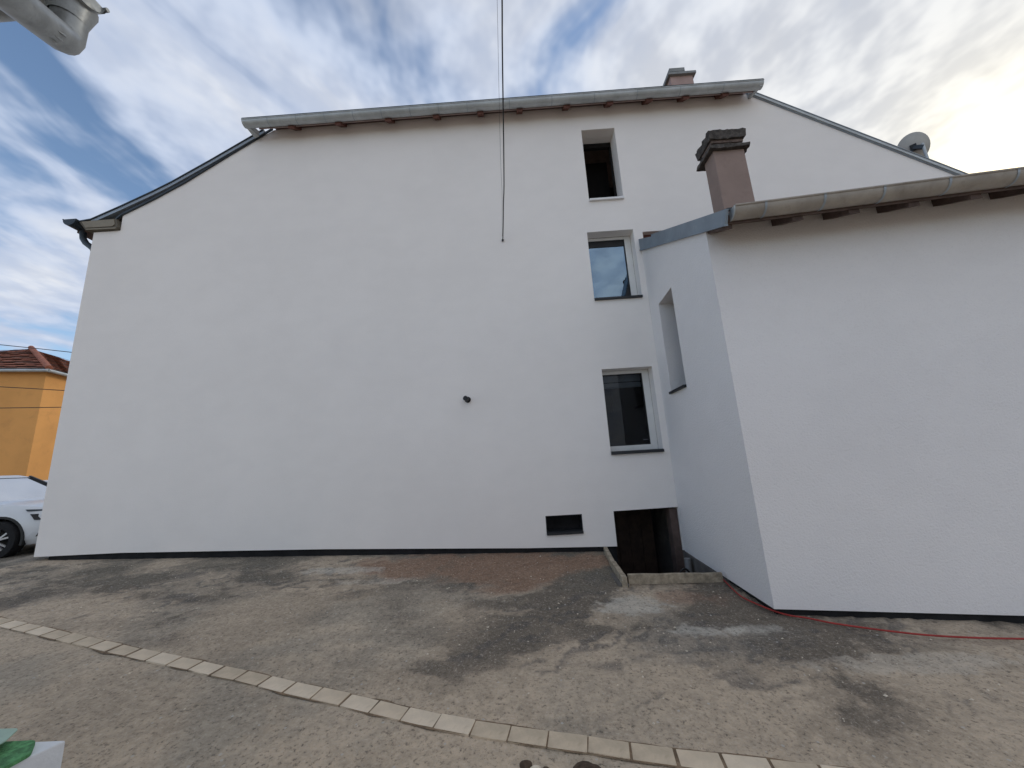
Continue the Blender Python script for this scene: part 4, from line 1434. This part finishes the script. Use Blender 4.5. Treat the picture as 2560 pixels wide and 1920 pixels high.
            bk.lathe([(0.0, -sgn * 0.02), (0.21, -sgn * 0.02), (0.21, -sgn * 0.03), (0.0, -sgn * 0.03)], 24, 'Y', (wx, yo, 0.345))
            bk.build('brake_disc', 'black', wheel)
    mb = MB()
    mb.box(2.10, 2.235, -0.55, 0.55, 0.40, 0.62)
    mb.build('grille', 'black', car)
    car.location = loc
    car.rotation_euler = (0, 0, rz)
    return car


make_car((-11.42, 1.80, 0.100), R(9), 'white car at the left edge, its front wheel and headlight showing')
make_car((-16.6, 8.2, 0.070), R(4), 'white car mostly hidden behind the gable corner, only its roof showing')

# ---------------------------------------------------------------- neighbour's shed eave over the camera's left shoulder
shed = thing('shed', (-2.6, -6.6, -0.3), 'low shed eave with zinc gutter and swan-neck downpipe at top left', 'shed')
mb = MB()
mb.box(-4.6, -1.02, -9.0, -5.70, -0.6, 2.72)
mb.build('wall', 'white_paint', shed)
mb = MB()
mb.slab([(-4.8, -5.16, 3.00), (-1.34, -5.16, 3.00), (-0.85, -5.6, 3.10), (-0.85, -9.2, 3.9), (-4.8, -9.2, 3.9)], (0, 0, 0.06))
mb.build('roof', 'roof', shed)
mb = MB()
gzs = 2.962
mb.tube([(-4.8, -5.105, gzs), (-1.325, -5.105, gzs)], 0.062, 14, False, math.pi, math.pi)
mb.tube([(-4.8, -5.105, gzs), (-1.328, -5.105, gzs)], 0.058, 14, False, math.pi, math.pi)
mb.add([(-1.335, -5.105 + 0.062 * math.cos(math.pi + math.pi * k / 14), gzs + 0.062 * math.sin(math.pi + math.pi * k / 14)) for k in range(15)], [tuple(range(15))])
mb.tube([(-4.8, -5.043, gzs), (-1.325, -5.043, gzs)], 0.007, 8)
sg = mb.build('gutter', 'zinc_dark', shed, True)
mb = MB()
mb.tube([(-1.392, -5.088, 2.925), (-1.392, -5.088, 2.885), (-1.392, -5.088, 2.855)], [0.062, 0.052, 0.045], 18, False)
mb.build('outlet', 'zinc_dark', sg, True)
mb = MB()
el = [(-1.392, -5.085, 2.89), (-1.392, -5.085, 2.835), (-1.392, -5.085, 2.800), (-1.389, -5.091, 2.782), (-1.381, -5.107, 2.768), (-1.365, -5.139, 2.748), (-1.30, -5.266, 2.669), (-1.14, -5.585, 2.49), (-1.12, -5.625, 2.455), (-1.118, -5.63, 2.40), (-1.118, -5.63, -0.2)]
mb.tube(el, 0.044, 18, True)
dp = mb.build('downpipe', 'zinc_dark', shed, True)
# crimps pressed into the inside of the bend
pd = Vector((0.065, -0.127, -0.079)).normalized()
sd_ = pd.cross(Vector((0, 0, 1))).normalized()
for k in range(3):
    c = Vector((-1.352, -5.165, 2.732)) + pd * 0.0 - sd_ * (0.030 + 0.006 * k) * 0 + Vector((0.0, 0.0, 0.0))
    a0 = -0.35 - 0.38 * k
    nn = sd_ * math.cos(a0) + pd.cross(sd_) * math.sin(a0)
    q = c - nn * 0.0435
    cb = MB()
    cb.tube([q - pd * 0.018, q - pd * 0.006 - nn * 0.003, q + pd * 0.006 - nn * 0.003, q + pd * 0.018], [0.001, 0.0035, 0.0035, 0.001], 8)
    cb.build('crimp', 'zinc_dark', dp, True)
mb = MB()
mb.box(-4.8, -1.36, -5.68, -5.18, 2.955, 2.992)
mb.build('soffit_board', 'rafter2', shed)

# white pillar beside the camera with green things on top
mb = MB()
pz = 0.40
A = Vector((-1.853, -4.347, pz))
mb.hexa([(-2.55, -4.35, -0.5), (-1.86, -4.35, -0.5), (-2.02, -4.80, -0.5), (-2.55, -4.80, -0.5), (-2.55, -4.342, pz), (-1.853, -4.347, pz), (-2.02, -4.72, pz), (-2.55, -4.72, pz)])
tag(mb.build('white_pillar', 'white_paint', None, False, 0.006), 'white painted pillar corner at the bottom left edge', 'pillar')


def rounded(c, hx, hy, h, rad, rot, name, mat, n=6):
    mb = MB()
    ring = []
    for sx, sy, a0 in ((1, 1, 0), (-1, 1, 90), (-1, -1, 180), (1, -1, 270)):
        for k in range(n + 1):
            a = R(a0 + 90 * k / n)
            ring.append((sx * (hx - rad) + rad * math.cos(a), sy * (hy - rad) + rad * math.sin(a)))
    ca, sa = math.cos(rot), math.sin(rot)
    poly = [(c[0] + ca * u - sa * w, c[1] + sa * u + ca * w, c[2]) for u, w in ring]
    mb.slab(poly, (0, 0, h))
    return mb.build(name, mat, None, False, 0.004)


def flat_piece(pts, z, h, name, mat):
    """flat piece with softened corners from its plan outline"""
    q = []
    n = len(pts)
    for i in range(n):
        a, b_, c = Vector(pts[i - 1]), Vector(pts[i]), Vector(pts[(i + 1) % n])
        r_ = min(0.018, (a - b_).length * 0.3, (c - b_).length * 0.3)
        p0, p1 = b_ + (a - b_).normalized() * r_, b_ + (c - b_).normalized() * r_
        for k in range(5):
            t = k / 4
            q.append(p0 * (1 - t) ** 2 + b_ * 2 * t * (1 - t) + p1 * t * t)
    mb = MB()
    mb.slab([(p.x, p.y, z) for p in q], (0, 0, h))
    return mb.build(name, mat, None, False, 0.003)


tag(flat_piece([(-1.955, -4.362), (-1.885, -4.430), (-1.897, -4.515), (-2.30, -4.50), (-2.32, -4.362)], pz + 0.001, 0.014, 'scouring_pad', 'green'), 'rough green pad lying on the white pillar top', 'pad')
tag(flat_piece([(-2.046, -4.350), (-1.998, -4.430), (-2.05, -4.52), (-2.30, -4.50), (-2.32, -4.345)], pz + 0.046, 0.005, 'plastic_sheet', 'green_glass'), 'pale green plastic piece lying over the rough green pad', 'plastic')
